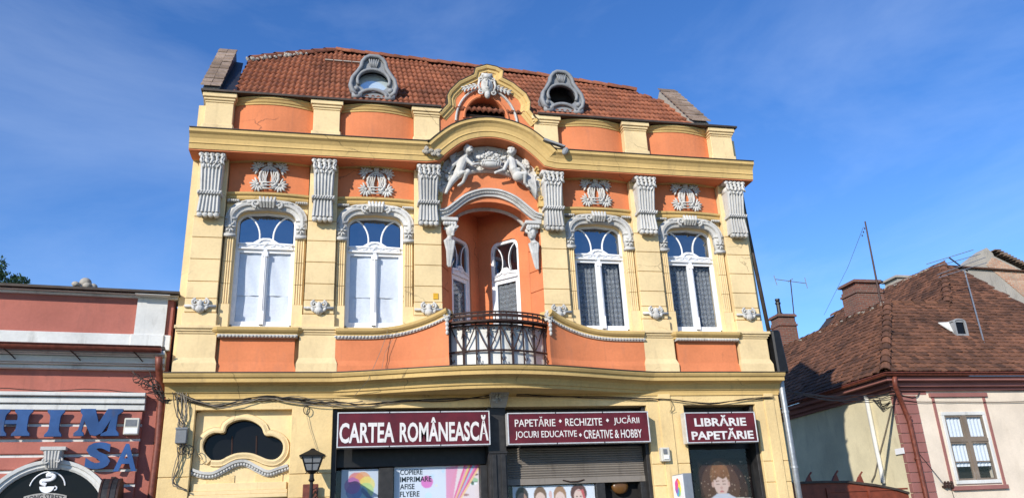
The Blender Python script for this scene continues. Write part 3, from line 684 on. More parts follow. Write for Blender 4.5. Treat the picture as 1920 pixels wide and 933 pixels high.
bord = smooth_path([(-.97,7.72),(-.86,7.90),(-.66,8.09),(-.36,8.24),(0,8.29),(.36,8.24),(.66,8.09),(.86,7.90),(.97,7.72)],3)
MB().sweepA(bord,[(0,-.035),(.05,-.03),(.08,0),(.05,.03),(0,.035)],.14).build('relief_border','stone',B)
inn = resample(bord,20); out_ = resample([(-.99,8.02),(-.98,8.28)]+[(x,z-.03) for x,z in half]+[(-x,z-.03) for x,z in reversed(half[:-1])]+[(.98,8.28),(.99,8.02)],20)
MB().strip(inn,out_,.115,.16).build('relief_ground','stone',B)
# little shield knobs at the border ends
for s in (-1,1):
    m = MB(); m.box(s*.98-.05,s*.98+.05,.03,.14,7.56,7.76); m.spiral((s*.98,7.72),.05,.01,1.2,.018,.03,flip=s); m.build('border_stop','ochre',B)
# ---- putti and fruit basket
def P(x,y,Y=.04): a = q(x,y,Y); return (a[0],Y,a[1])
def putto(head, neck, chest, belly, hip, arms, legs, look):
    m = MB(); h = P(*head,-.04); m.blob(h,(.082,.085,.095),None,12,9)
    hv = Vector(h); fx = look
    m.blob(hv+Vector((fx*.03,-.075,-.045)),(.045,.03,.04)); m.blob(hv+Vector((fx*.03,-.088,-.005)),(.014,.022,.02))     # cheeks, nose
    for e in (-1,1): m.blob(hv+Vector((fx*.03+e*.034,-.07,-.032)),(.026,.026,.026)); m.blob(hv+Vector((e*.083,-.01,-.01)),(.014,.025,.028))
    m.blob(hv+Vector((fx*.028,-.078,-.062)),(.02,.018,.01)); m.blob(hv+Vector((fx*.03,-.05,.03)),(.06,.045,.02))
    rr = random.Random(len(head)+int(head[0]))
    for k in range(22):
        a = rr.uniform(0,6.28); t = rr.uniform(.1,1.25); m.blob(hv+Vector((.088*math.cos(a)*math.sin(t),-.03+.085*math.sin(a)*math.sin(t)+.03,.098*math.cos(t))),rr.uniform(.018,.028),None,6,5)
    c = [P(*neck,.0),P(*chest,-.01),P(*belly,-.02),P(*hip,.0)]
    m.tube([h,c[0],c[1],c[2],c[3]],[.05,.045,.092,.088,.09],10)
    m.blob(c[1],(.10,.08,.085),None,10,8); m.blob(c[2],(.085,.095,.085),None,10,8); m.blob(c[3],(.095,.09,.08),None,10,8)
    for arm in arms:
        pts = [P(x,y,Y) for x,y,Y in arm]; m.tube(pts,[.042,.036,.026][:len(pts)],8); m.blob(pts[0],.046); m.blob(pts[1],.037); hnd = Vector(pts[-1]); m.blob(hnd,(.03,.028,.026))
        d = (hnd-Vector(pts[-2])).normalized()
        for k in range(-2,3):
            side = Vector((d.z,0,-d.x))*k*.011; m.tube([hnd+side,hnd+side*1.3+d*(.05 if abs(k)<2 else .036)+Vector((0,-.004,-.006))],[.0085,.006],5)
    for leg in legs:
        pts = [P(x,y,Y) for x,y,Y in leg]; m.tube(pts,[.075,.058,.034,.028][:len(pts)],9); m.blob(pts[1],.058); f = Vector(pts[-1]); m.blob(f+Vector((0,-.02,-.01)),(.035,.05,.022))
    return m
pl = putto((877,281),(874,291),(868,302),(863,316),(858,327),
    [[(876,300,-.05),(886,309,-.09),(896,307,-.07)],[(861,300,0),(849,310,-.02),(843,322,0)]],
    [[(860,328,-.03),(877,322,-.10),(868,342,-.05),(860,348,-.03)],[(856,330,0),(846,342,-.02),(838,357,0),(836,362,0)]],1)
o = pl.build('cherub_relief','stone',B,remesh=.011); o['label'] = 'stucco cherub on the left of the fruit basket'
pr_ = putto((959,285),(958,294),(959,304),(962,317),(968,327),
    [[(952,302,-.05),(945,318,-.09),(930,323,-.07)],[(968,303,0),(980,312,-.03),(986,322,-.02)]],
    [[(968,328,-.03),(985,326,-.09),(984,343,-.05),(990,350,-.03)]],-1)
o = pr_.build('cherub_relief','stone',B,remesh=.011); o['label'] = 'stucco cherub on the right of the fruit basket'
m = MB(); bx, by, bz = P(919,309,-.03); m.blob((bx,by,bz),(.21,.10,.085),None,14,8); m.tube([(bx+.2*math.cos(a),by-.09*abs(math.sin(a)),bz+.05) for a in [math.pi*k/10 for k in range(11)]],.02,6)
for k in range(9): m.tube([(bx-.18+.045*k,by-.075,bz-.05),(bx-.18+.045*k+.02,by-.085,bz+.04)],.008,5)
rr = random.Random(11)
for k in range(46):
    a = rr.uniform(-1,1); h = rr.random()*(1-abs(a)*.75); m.blob((bx+a*.27,by-.03-.05*rr.random(),bz+.07+h*.20),rr.uniform(.022,.040),None,7,5)
m.build('fruit_basket','stone',B,smooth=True)
m = MB()
jx,jy,jz = P(972,331,-.02); m.blob((jx,jy,jz),(.12,.10,.11),None,12,8); m.lathe((jx-.0,jy,jz),[(.05,.08),(.045,.13),(.07,.16),(.06,.165)],12)
for k in range(7): m.tube([P(984+3*k,322+1.5*k,.0),P(989+2.6*k,338+3*k,-.03),P(992+2.0*k,352+3.6*k,.0)],[.02,.032,.016],6)
m.build('jug_and_drapery','stone',B,smooth=True)
m = MB(); rq = random.Random(77)
for k in range(150):                 # foliage and cloth filling the ground of the relief
    t_ = rq.random()*20; i_ = min(19,int(t_)); f_ = rq.random()
    a_, b_ = Vector(inn[i_]).lerp(Vector(inn[i_+1]),t_-i_), Vector(out_[i_]).lerp(Vector(out_[i_+1]),t_-i_); p_ = a_.lerp(b_,.08+.84*f_)
    m.blob((p_.x,.105,p_.y),(rq.uniform(.03,.075),.03,rq.uniform(.018,.03)),(0,rq.uniform(0,3.1),0),6,4)
for s,cx_ in ((-1,845),(1,992)):     # wings / swirling cloth behind the children
    for k in range(6): m.tube([P(cx_-s*-2+s*(k*1.5-6),306+k*2,.09),P(cx_+s*(2-k*2),293+k*4,.07),P(cx_-s*(12-k*1),281+k*5,.08)],[.012,.035,.014],6)
for k in range(14): m.blob(P(838+rr.uniform(-2,12),312+rr.uniform(0,30),.06),rr.uniform(.03,.05),None,7,5)
for k in range(14): m.blob(P(978+rr.uniform(-4,14),308+rr.uniform(0,20),.06),rr.uniform(.03,.05),None,7,5)
m.build('drapery_relief','stone',B,smooth=True)
# ---- herm heads carrying the arch
for s in (-1,1):
    X = s*.80; m = MB(); hv = Vector((X-s*.02,.10,7.0)); lk = -s
    m.blob(hv,(.085,.095,.115),None,12,9); m.blob(hv+Vector((lk*.05,-.07,-.01)),(.02,.03,.03)); m.blob(hv+Vector((lk*.04,-.07,-.06)),(.025,.02,.014)); m.blob(hv+Vector((lk*.035,-.055,-.095)),(.035,.03,.025))
    for e in (-.02,.06): m.blob(hv+Vector((lk*e,-.085,.02)),(.018,.014,.012))
    for k in range(16): a = k*.4; m.blob(hv+Vector((.10*math.cos(a),.02-.07*math.sin(a)*.6,.07+.03*math.sin(a*2))),.035,None,7,5)
    for k in range(5): m.blob((X+(-.1+.05*k),.04,7.13),(.035,.05,.045),None,7,5)
    m.tube([hv+Vector((0,0,-.08)),(X,.12,6.86),(X+s*.02,.10,6.78)],[.05,.055,.10],9)
    for k in range(4): m.tube([(X+(-.08+.05*k),.06,6.80),(X+(-.045+.03*k),.045,6.60),(X+(-.02+.018*k)+s*.03,.09,6.32-.03*(k%2))],[.038,.034,.012],7)
    m.spiral((X-s*.09,7.09),.06,.012,1.3,.024,.03,flip=s); m.build('herm_head','stone',B,remesh=.010)
    MB().box(X-.16,X+.16,.0,.45,7.18,7.25).build('impost','stone',B,bevel=.012)
# ---- loggia room: two walls meeting in a corner, each with a glazed door
apex = Vector((-.05,1.30,0))
MB().prismf([(-1.0,.44,4.30),(1.0,.44,4.30),(1.0,1.7,4.30),(-1.0,1.7,4.30)],(0,0,.03)).build('loggia_floor','zinc',B)
MB().prismf([(-1.0,.44,7.78),(1.0,.44,7.78),(1.0,1.7,7.78),(-1.0,1.7,7.78)],(0,0,.03)).build('loggia_ceiling','orange',B)
for s,end in ((-1,Vector((-.82,.46,0))),(1,Vector((.80,.46,0)))):
    a, b = (end,apex) if s<0 else (apex,end)
    u = (b-a).normalized(); n = Vector((-u.y,u.x,0)); L = (b-a).length      # n points away from the camera
    CUR[0] = Matrix(((u.x,n.x,0,a.x),(u.y,n.y,0,a.y),(0,0,1,0),(0,0,0,1)))
    c = L/2+(.02 if s>0 else -.06); hw = .33
    wl = MB(); wl.box(-.02,c-hw,0,.12,4.3,7.8); wl.box(c+hw,L+.02,0,.12,4.3,7.8)
    opn = [(c-hw,6.95)]+arc(c-hw+.14,6.95,.14,.20,180,90,5)+arc(c+hw-.14,6.95,.14,.20,90,0,5)
    wl.prism(opn+[(c+hw,7.8),(c-hw,7.8)],0,.12); wl.build('loggia_wall','orange',B)
    ins = [(c+(x-c)*.84,(z-7.15)*.9+7.13 if z>6.95 else z) for x,z in opn]
    m = MB(); m.box(c-hw,c-hw+.055,.03,.10,4.33,6.95); m.box(c+hw-.055,c+hw,.03,.10,4.33,6.95); m.strip(opn,[(c+(x-c)*.84,z-.06) for x,z in opn],.03,.10)
    d = m.build('balcony_door','white',B)
    m = MB(); m.prism([(c-hw+.05,6.36),(c+hw-.05,6.36),(c+hw-.05,6.48),(c+.12,6.50),(c+.05,6.58),(c-.05,6.58),(c-.12,6.50),(c-hw+.05,6.48)],.005,.09); m.blob((c,.0,6.48),(.07,.03,.05)); m.tube([(c-.26,.0,6.42),(c-.1,-.01,6.46),(c,-.015,6.53),(c+.1,-.01,6.46),(c+.26,.0,6.42)],.014,5); m.build('transom','white',d)
    for t in (-1,1):
        ar2 = arc(c+t*.30,6.72,.23,.36,90,-30 if t<0 else 210,10); MB().tube([(x,.05,z) for x,z in ar2],.012,5).build('glazing_bar','white',d)
    m = MB(); a0,a1 = c-hw+.055,c+hw-.055; m.box(a0,a0+.06,.045,.085,4.4,6.36); m.box(a1-.06,a1,.045,.085,4.4,6.36); m.box(a0+.06,a1-.06,.045,.085,4.4,5.0); m.box(a0+.06,a1-.06,.045,.085,6.28,6.36); m.build('casement','white',d)
    MB().box(a0+.06,a1-.06,.06,.064,5.0,6.28).build('pane','glass',d); MB().prism([(a0,6.48),(a1,6.48),(a1,7.0),(a1-.1,7.1),(a0+.1,7.1),(a0,7.0)],.07,.074).build('pane','glassdark',d)
    mm = MB(); v=[]; f=[]
    for j,z in enumerate((4.9,5.6,6.36)):
        for i in range(21): v.append((a0+(a1-a0)*i/20,.10+.012*math.sin(i*1.4),z))
    for j in range(2):
        for i in range(20): f.append((j*21+i,j*21+i+1,(j+1)*21+i+1,(j+1)*21+i))
    mm.add(v,f).build('curtain','lace',d,smooth=True)
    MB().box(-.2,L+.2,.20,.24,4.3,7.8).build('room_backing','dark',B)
    CUR[0] = None
# ================================================================== balcony railing
RB = B
def rail(x): return -.03-.29*(1-(x/.90)**2)
rp = [(-.90+1.8*i/18, rail(-.90+1.8*i/18)) for i in range(19)]
bal = MB().sweepB(rp,[(-.02,-.015),(.02,-.015),(.02,.015),(-.02,.015)],5.30).build('balcony_railing','iron',B)
def bar(path_off,z,r=.012): return MB().tube([(x,y-path_off,z) for x,y in rp],r,6)
for off,z,r in ((.13,5.315,.016),(.13,5.24,.012),(.13,5.17,.014),(.0,5.17,.014)): bar(off,z,r).build('rail','iron',bal)
for i in range(0,19): x,y = rp[i]; MB().box(x-.008,x+.008,y-.137,y-.123,5.17,5.315).build('basket_bar','iron',bal)
m = MB()
for i in (0,18): x,y = rp[i]; m.tube([(x,y,5.315),(x,y-.13,5.315)],.012,5); m.tube([(x,y,5.17),(x,y-.13,5.17)],.012,5)
m.build('basket_end','iron',bal)
MB().sweepB(rp,[(-.02,0),(.15,0),(.15,.012),(-.02,.012)],5.145).build('tray','iron',bal)
for i in range(9):
    x = -.84+.21*i; y = rail(x)-.015
    MB().box(x-.019 if i%2 else x-.011,x+.019 if i%2 else x+.011,y-.012,y+.012,4.32,5.15).build('baluster','iron',bal)
bar(.015,4.66,.018).build('rail','iron',bal); bar(.015,5.11,.012).build('rail','iron',bal)
m = MB()
for i in range(9):
    x = -.84+.21*i; y = rail(x)-.03
    if i%2==0:
        for s in (-1,1):
            m.tube([(x,y,5.12),(x+s*.05,y,5.0),(x+s*.11,rail(x+s*.11)-.03,4.84),(x+s*.19,rail(x+s*.19)-.03,4.68)],.012,5)
        m.tube([(x,y,4.64),(x,y-.01,4.55),(x+.025,y-.02,4.47),(x+.055,y-.02,4.49),(x+.05,y-.02,4.53)],.010,5); m.blob((x,y-.01,4.60),.022,None,6,5)
    else:
        for s in (-1,1):
            m.tube([(x,y-.01,5.06),(x+s*.05,y-.03,5.05),(x+s*.09,y-.03,5.08),(x+s*.10,y-.02,5.04),(x+s*.075,y-.02,5.02)],.011,5); m.tube([(x,y-.02,5.0),(x+s*.03,y-.04,4.92),(x+s*.05,y-.05,4.86)],[.014,.012,.004],5)
        m.blob((x,y-.02,5.02),(.025,.025,.04),None,6,5)
m.build('scrollwork','iron',bal)
MB().sweepB([(x,y+.045) for x,y in rp],[(-.006,4.33),(.0,4.33),(.0,5.14),(-.006,5.14)],0).build('white_backing_sheet','greywhite',bal)

# ================================================================== main roof
SL = R(46); RO = Vector((0,.10,9.62)); UD = Vector((1,0,0)); VD = Vector((0,math.cos(SL),math.sin(SL))); RN = UD.cross(VD)
def roofpt(u,v,h=0): return RO+UD*u+VD*v+RN*h
def inpoly(p,poly):
    x,y = p; r = False; n = len(poly)
    for i in range(n):
        (x1,y1),(x2,y2) = poly[i],poly[(i+1)%n]
        if (y1>y)!=(y2>y) and x < (x2-x1)*(y-y1)/(y2-y1)+x1: r = not r
    return r
cs = math.cos(SL)
rpoly = [(-4.85,0),(-4.85,1.70/cs),(-4.80,1.90/cs),(-4.2,2.35/cs),(-3.02,3.02/cs),(-.64,2.72/cs),(1.65,2.42/cs),(4.05,1.85/cs),(4.40,1.5/cs),(4.45,0)]
roof = MB().prismf([roofpt(u,v,-.12) for u,v in rpoly],-RN*.05).build('roof','edge',B)
# slope behind the ridge
rid = [roofpt(u,v) for u,v in rpoly[2:8]]
m = MB()
for a,b in zip(rid,rid[1:]):
    m.hexa([a-RN*.05,b-RN*.05,b+Vector((0,6,-5)),a+Vector((0,6,-5))],[a+Vector((0,.02,.0)),b+Vector((0,.02,0)),b+Vector((0,6,-4.9)),a+Vector((0,6,-4.9))])
m.build('rear_slope','oldtile',roof)
def frame_mat(o_,u,v,n): return Matrix(((u.x,v.x,n.x,o_.x),(u.y,v.y,n.y,o_.y),(u.z,v.z,n.z,o_.z),(0,0,0,1)))
def pantile(w,h,tv):
    m = MB(); prof = []; N = 12
    for i in range(N+1):
        t = i/N; prof.append((w*(t-.5)*1.04, .040*(.5-.5*math.cos(2*math.pi*2*t))**.8))
    back = [(x,h*1.12,z) for x,z in prof]; mid = [(x,0.0,z+.050) for x,z in prof]; lip = [(x,0.012,z-.012) for x,z in prof]
    n = N+1; v = back+mid+lip; f = []
    for i in range(N): f += [(i,n+i,n+i+1,i+1),(n+i,2*n+i,2*n+i+1,n+i+1)]
    return m.add(v,f,tv)
def plain(w,h,tv,t=.026):      # beaver-tail tile, rounded lower end
    m = MB(); o_ = [(-w/2,h*1.9)]+[(-w/2,.035)]+[(x*w/2,.035-.035*math.sqrt(max(0,1-x*x))) for x in (-.7,-.3,.3,.7)]+[(w/2,.035),(w/2,h*1.9)]
    k = len(o_); v = [(x,y,(.044-.040*(y/(h*1.9)))) for x,y in o_]+[(x,y,.044-t-.040*(y/(h*1.9))) for x,y in o_]
    f = [tuple(range(k))]+[(i,i+1,k+i+1,k+i) for i in range(k-1)]
    return m.add(v,f,tv)
def lay_tiles(parent, mat, o_, u, v, n, poly, w, h, maker, nind, jit, seed, skip=None, stag=.0):
    r = random.Random(seed); spots = []
    us = [p[0] for p in poly]; vsx = [p[1] for p in poly]; row = 0; y = min(vsx)
    while y < max(vsx):
        x = min(us)+(stag*w if row%2 else 0)
        while x < max(us):
            if inpoly((x+w/2,y+h*.5),poly) and not (skip and skip(x+w/2,y+h*.5)): spots.append((x+w/2,y))
            x += w
        y += h; row += 1
    cam_ = Vector(CAMP)
    def seen(s_):
        p = o_+u*s_[0]+v*s_[1]; d = p-cam_; zc = d.dot(Vector(_f)); X = PW/2+FPX*d.dot(Vector(_r))/zc; Y = PH/2-FPX*d.dot(Vector(_u))/zc
        return (0 if (0<X<PW and 0<Y<PH) else 1000)+d.length
    spots.sort(key=seen); V = []
    for k in range(10):
        me,c = maker(w,h,(k+.5)/10).mesh('roof_tile'); 
        if 'tv' not in me.attributes:
            a = me.attributes.new('tv','FLOAT','POINT'); a.data.foreach_set('value',[(k+.5)/10]*len(me.vertices))
        me.materials.append(M[mat]); [setattr(pq,'use_smooth',maker is pantile) for pq in me.polygons]; V.append((me,c))
    big = MB()
    for i,(a,b) in enumerate(spots):
        dx, dy, dh, tw, tl = r.gauss(0,jit*.5), r.gauss(0,jit), abs(r.gauss(0,jit*.5)), r.gauss(0,jit*1.6), r.gauss(0,jit*1.2)
        ro = Matrix.Rotation(tw,4,'Z')@Matrix.Rotation(tl,4,'X'); T = frame_mat(o_+u*(a+dx)+v*(b+dy)+n*dh,u,v,n)@ro
        if i < nind:
            me,c = r.choice(V); o2 = bpy.data.objects.new('roof_tile',me); COL.objects.link(o2); W_ = T@Matrix.Translation(c)
            WL[o2.name] = W_.translation.copy(); o2.parent = parent; o2.matrix_parent_inverse = Matrix.Translation(-WL[parent.name]); o2.matrix_basis = W_
        else:
            mb_ = maker(w,h,r.random()); big.add([tuple(T@Vector(p)) for p in mb_.v], mb_.f, mb_.tv[0])
    if big.v:
        big.tv[0] += 1e-4; kind(big.build('roof_tiles',mat,parent,smooth=(maker is pantile)),'stuff')
# dormers sit here (u, v)
DORM = [(-2.23,.36),(1.66,.36)]
lay_tiles(roof,'tile',roofpt(0,0,-.05),UD,VD,RN,rpoly,.222,.345,pantile,300,.006,4)
def ridge_tiles(parent, pts, r, mat, L=.36, name='ridge_tile', seed=1, maxn=300):
    rr = random.Random(seed); P_ = [Vector(p) for p in pts]; tot = sum((b-a).length for a,b in zip(P_,P_[1:])); rs = [Vector(p) for p in resample(pts,max(2,int(tot/L)))]
    for k,(a,b) in enumerate(zip(rs,rs[1:])):
        d = (b-a); t = d.normalized(); up = Vector((0,0,1)); up = (up-t*up.dot(t)).normalized(); sd = t.cross(up); m = MB(); R_ = []
        for e,(f,sc) in enumerate(((-.04,1.12),(.5,1.0),(1.02,.92))):
            R_.append([tuple(a+d*f+(sd*math.cos(an)*r*sc+up*(math.sin(an)*r*sc-.03+rr.gauss(0,.004)))) for an in [math.pi*j/6 for j in range(7)]])
        m.rings(R_,False,False); R2 = [[tuple(Vector(p)-up*.02) for p in ring] for ring in R_]; m.rings(R2,False,False)
        v = rr.random(); m.tv = [v]*len(m.tv); m.tv[0] = v+1e-4
        m.build(name,mat,parent,smooth=False)
ridge_tiles(roof,[roofpt(u,v,.0) for u,v in rpoly[2:8]],.11,'tile',.34)
# broken pale tiles, mortar along the left hip
m = MB(); rr = random.Random(8)
for k in range(40):
    t = rr.random(); u = -4.85+1.2*t; p = roofpt(u,2.62+1.15*t+rr.uniform(-.12,.02),.03); m.blob(p,(rr.uniform(.03,.08),rr.uniform(.03,.06),.03),(rr.random(),rr.random(),rr.random()),6,4)
m.build('broken_mortar','mortar',roof)
m = MB()
for k in range(6): p = roofpt(-2.05-.2*k-.1,3.0,.05); m.box(p.x-.09,p.x+.09,p.y-.05,p.y+.02,p.z-.01,p.z+.012)
m.build('pale_patch','mortar',roof)
# fire walls at both ends with stepped tile copings
def firewall(x0,x1,v1,hh,name,inner,flash):
    m = MB(); a = [roofpt(0,-.02,-.3),roofpt(0,v1,-.3),roofpt(0,v1,hh),roofpt(0,-.02,.06)]
    m.hexa([(x0,a[0].y,a[0].z),(x1,a[0].y,a[0].z),(x1,a[1].y,a[1].z),(x0,a[1].y,a[1].z)],[(x0,a[3].y,a[3].z),(x1,a[3].y,a[3].z),(x1,a[2].y,a[2].z),(x0,a[2].y,a[2].z)])
    w = m.build(name,'mortar',B)
    rr = random.Random(5); n = 11
    for k in range(n):
        v = v1*k/n
        for j in range(2):
            xa = x0-.04+(x1-x0+.08)*j/2; xb = xa+(x1-x0+.08)/2-.006; h0 = .06+(hh-.06)*k/n; h1 = .06+(hh-.06)*(k+1)/n
            lo = [roofpt(0,v-.02,h0+.055+rr.uniform(0,.015)),roofpt(0,v+v1/n+.03,h1+.035)]
            t = MB().hexa([(xa,lo[0].y,lo[0].z-.02),(xb,lo[0].y,lo[0].z-.02),(xb,lo[1].y,lo[1].z-.02),(xa,lo[1].y,lo[1].z-.02)],[(xa,lo[0].y,lo[0].z+.01),(xb,lo[0].y,lo[0].z+.01),(xb,lo[1].y,lo[1].z+.01),(xa,lo[1].y,lo[1].z+.01)])
            v_ = rr.random(); t.tv = [v_]*8; t.tv[0] += 1e-4; t.build('coping_tile','capt',w)
    if flash:
        xi = x1+.004
        MB().hexa([(xi,roofpt(0,.0,-.2).y,roofpt(0,0,-.2).z),(xi+.01,roofpt(0,0,-.2).y,roofpt(0,0,-.2).z),(xi+.01,roofpt(0,v1,-.2).y,roofpt(0,v1,-.2).z),(xi,roofpt(0,v1,-.2).y,roofpt(0,v1,-.2).z)],[(xi,roofpt(0,0,hh*.10).y,roofpt(0,0,hh*.10).z),(xi+.01,roofpt(0,0,hh*.10).y,roofpt(0,0,hh*.10).z),(xi+.01,roofpt(0,v1,hh*.97).y,roofpt(0,v1,hh*.97).z),(xi,roofpt(0,v1,hh*.97).y,roofpt(0,v1,hh*.97).z)]).build('flashing','flash',w)
        MB().prismf([roofpt(x1+.01,.02,.012),roofpt(x1+.30,.02,.012),roofpt(x1+.16,v1-.1,.012),roofpt(x1+.01,v1-.05,.012)],RN*.012).build('valley_sheet','flash',w)
firewall(-5.34,-5.06,2.36,.22,'fire_wall',1,True)
firewall(4.42,4.76,2.15,.17,'fire_wall',-1,False)
# ---- zinc dormers
for k,(u,v) in enumerate(DORM):
    base = roofpt(u,v); y0 = base.y-.02; z0 = base.z-.02; C_ = (u,z0)
    prof_out = [(-.36,0),(-.46,.10),(-.50,.25),(-.46,.42),(-.36,.56),(-.29,.68),(-.27,.80),(-.20,.90),(-.10,.96),(.10,.96),(.20,.90),(.27,.80),(.29,.68),(.36,.56),(.46,.42),(.50,.25),(.46,.10),(.36,0)]
    out2 = [(u+x*.96,z0+z) for x,z in prof_out]
    hole = arc(u,z0+.36,.30,.26,0,360,20)[:-1]
    d = MB(); n_in = resample([(u+.30,z0+.36)]+[],1) if False else None
    # front face as a ring between outline and round opening
    ang = sorted([(math.atan2(z-(z0+.36),x-u)) for x,z in out2]); O = []
    ring_o = resample(out2+[out2[0]],40)[:-1]
    ring_o.sort(key=lambda p: math.atan2(p[1]-(z0+.36),p[0]-u))
    ring_i = [(u+.30*math.cos(math.atan2(p[1]-(z0+.36),p[0]-u)), z0+.37+.245*math.sin(math.atan2(p[1]-(z0+.36),p[0]-u))) for p in ring_o]
    d.strip(ring_o+[ring_o[0]],ring_i+[ring_i[0]],y0,y0+.06)
    dm = d.build('dormer','zinc',B)
    d = MB(); d.sweepA(out2,[(0,-.07),(.06,-.07),(.08,-.03),(.06,.0),(.0,.012),(-.05,.012)],y0+.0)
    d.tube([(x,y0-.02,z) for x,z in arc(u,z0+.37,.315,.26,-25,205,18)],.035,7); d.tube([(x,y0-.03,z) for x,z in arc(u,z0-.06,.30,.22,20,160,10)],.04,7)
    for s in (-1,1): d.lathe((u+s*.335,y0,z0+.17),[(.055,-.02),(.06,.0),(.05,.04),(.02,.06),(.001,.062)],10,'Y'); d.box(min(u+s*.22,u+s*.42),max(u+s*.22,u+s*.42),y0-.06,y0+.05,z0-.05,z0+.05)
    for j in range(-2,3): d.tube([(u+j*.02,y0-.015,z0+.66),(u+j*.035,y0-.04,z0+.76),(u+j*.048,y0-.03,z0+.86)],[.012,.022,.014],6)
    d.build('dormer_moulding','zinc',dm,smooth=True)
    # hood running back into the roof
    R_ = []
    for f in (.02,1.0):
        R_.append([(u+(x-u)*(1-.05*f),y0+.03+f*max(.05,(z-z0)/math.tan(SL)+.05),z) for x,z in out2])
    MB().rings(R_,False,False).build('dormer_hood','zinc',dm)
    if k==0: MB().prism(arc(u,z0+.36,.32,.28,0,360,18)[:-1],y0+.16,y0+.165).build('pane',glassmat('dormer_glass',(.55,.65,.68),.35,False),dm)
    else: MB().prism(arc(u,z0+.36,.34,.30,0,360,18)[:-1],y0+.30,y0+.31).build('dark_opening','dark',dm)
# lunette roof scrap
lay_tiles(roof,'tile',Vector((-.02,.32,9.40)),UD,Vector((0,math.cos(R(38)),math.sin(R(38)))),Vector((0,-math.sin(R(38)),math.cos(R(38)))),[(-.44,0),(.44,0),(.30,.34),(-.30,.34)],.2,.17,pantile,0,.004,9)

# ================================================================== ground floor of the main building
GY = .12
def pier(x0,x1,z0=0.05,z1=3.98,mat='rough'):
    p = MB().box(x0+.004,x1-.004,GY+.02,.62,z0,z1).build('pier',mat,B)
    zs = [z0,.6,1.2,1.8,2.35,2.72,z1] if z0 < .2 else [z0,z1]
    for a,b in zip(zs,zs[1:]):
        if b>a: MB().box(x0,x1,GY,GY+.10,a+.006,b-.006).build('render_block',mat,p,bevel=.008)
    return p
pier(-5.42,-4.96); pier(-3.46,-2.80); pier(2.75,3.47); pier(4.91,5.42)
for x0,x1 in ((2.98,3.22),(5.1,5.3)): MB().box(x0,x1,GY-.022,GY+.01,1.0,3.96).build('pier_strip','rough',B,bevel=.006)
for x0,x1 in ((-4.96,-3.46),(-2.80,2.75),(3.47,4.91)): MB().box(x0,x1,GY+.003,.62,3.76,3.985).build('lintel','rough',B)
MB().box(-5.42,5.42,GY-.02,.5,3.93,4.02).build('string_course','ochre',B)
# scroll keystone under the balcony
m = MB(); kx = 0.0; m.hexa([(-.13,GY-.06,3.74),(.13,GY-.06,3.74),(.13,.3,3.74),(-.13,.3,3.74)],[(-.17,GY-.30,4.04),(.17,GY-.30,4.04),(.17,.3,4.04),(-.17,.3,4.04)])
rr = random.Random(4)
for k in range(7): m.lathe((-.15+.05*k,GY-.30,4.03),[(.03,-.02),(.03,.02),(.012,.03),(.001,.032)],8,'Y')
for k in range(26): m.blob((rr.uniform(-.13,.13),GY-.22+rr.uniform(-.03,.03)+.0,3.80+rr.random()*.2),(.03,.03,.022),(rr.random()*3,rr.random()*3,0),6,4)
o = m.build('keystone','mortar',B); 
# ---- trefoil light over the entrance
tf = [(330,690),(285,640),(275,590),(300,540),(350,515),(410,515),(430,470),(480,440),(540,430),(600,445),(650,480),(672,530),(720,535),(770,560),(790,600),(780,650),(740,685),(690,685),(640,665),(580,645),(500,645),(440,665),(390,690)]
tp = [q(300+x/3.418,660+y/3.418,.26) for x,y in tf]
tp = smooth_path(tp+[tp[0]],3)[:-1]
cx_ = sum(p[0] for p in tp)/len(tp); cz_ = sum(p[1] for p in tp)/len(tp)
x0,x1,z0,z1 = -4.955,-3.465,2.50,3.765
ring_o = []
for p in tp:           # push outline out to the frame rectangle
    dx, dz = p[0]-cx_, p[1]-cz_; k = min(((x1-cx_) if dx>0 else (x0-cx_))/dx if abs(dx)>1e-6 else 99, ((z1-cz_) if dz>0 else (z0-cz_))/dz if abs(dz)>1e-6 else 99); ring_o.append((cx_+dx*k,cz_+dz*k))
m = MB(); m.strip(ring_o+[ring_o[0]],tp+[tp[0]],.26,.40)
for a,b in ((x0,z0),(x1,z0),(x0,z1),(x1,z1)): pass
m.box(x0,x1,.262,.40,z1-.04,z1); m.box(x0,x0+.06,.262,.4,z0,z1); m.box(x1-.06,x1,.262,.4,z0,z1)
m.build('trefoil_panel','yellow',B)
MB().sweepA(tp+[tp[0]],[(0,-.09),(.03,-.085),(.045,-.05),(.05,0),(.0,.0)] if False else [(0,0),(.05,.0),(.06,.03),(.04,.075),(.045,.09),(.0,.10)],.265).build('trefoil_frame','yellow',B)
MB().tube([(cx_-.18,.365,cz_-.3),(cx_-.20,.365,cz_+.12)],.012,5).build('glazing_bar','iron',B); MB().tube([(cx_+.20,.365,cz_-.3),(cx_+.18,.365,cz_+.12)],.012,5).build('glazing_bar','iron',B)
MB().prism([(cx_+(x-cx_)*1.03,cz_+(z-cz_)*1.03) for x,z in tp],.37,.375).build('pane','glasslow',B)
wv = [(205,755),(270,775),(340,775),(410,740),(480,705),(550,700),(620,735),(690,765),(760,745),(820,725)]
wp = smooth_path([q(300+x/3.418,660+y/3.418,.18) for x,y in wv],4)
m = MB(); m.sweepA(wp,[(0,-.07),(.05,-.07),(.06,-.05),(.06,-.02),(.10,-.01),(.11,.03),(0,.035)],.27)
for p in resample(wp,34): m.box(p[0]-.013,p[0]+.013,.185,.25,p[1]-.055,p[1]-.022)
m.build('wavy_hood_mould','stone',B)
m = MB(); m.box(-4.95,-3.47,.14,.4,2.38,2.44); m.box(-4.95,-3.47,.16,.4,2.44,2.50); m.box(-4.93,-3.49,.20,.4,2.5,2.62); m.build('door_lintel','yellow',B,bevel=.008)
for x_ in (-4.72,-3.98): MB().box(x_,x_+.42,.245,.27,2.62,2.74).build('sunk_panel','rough',B)
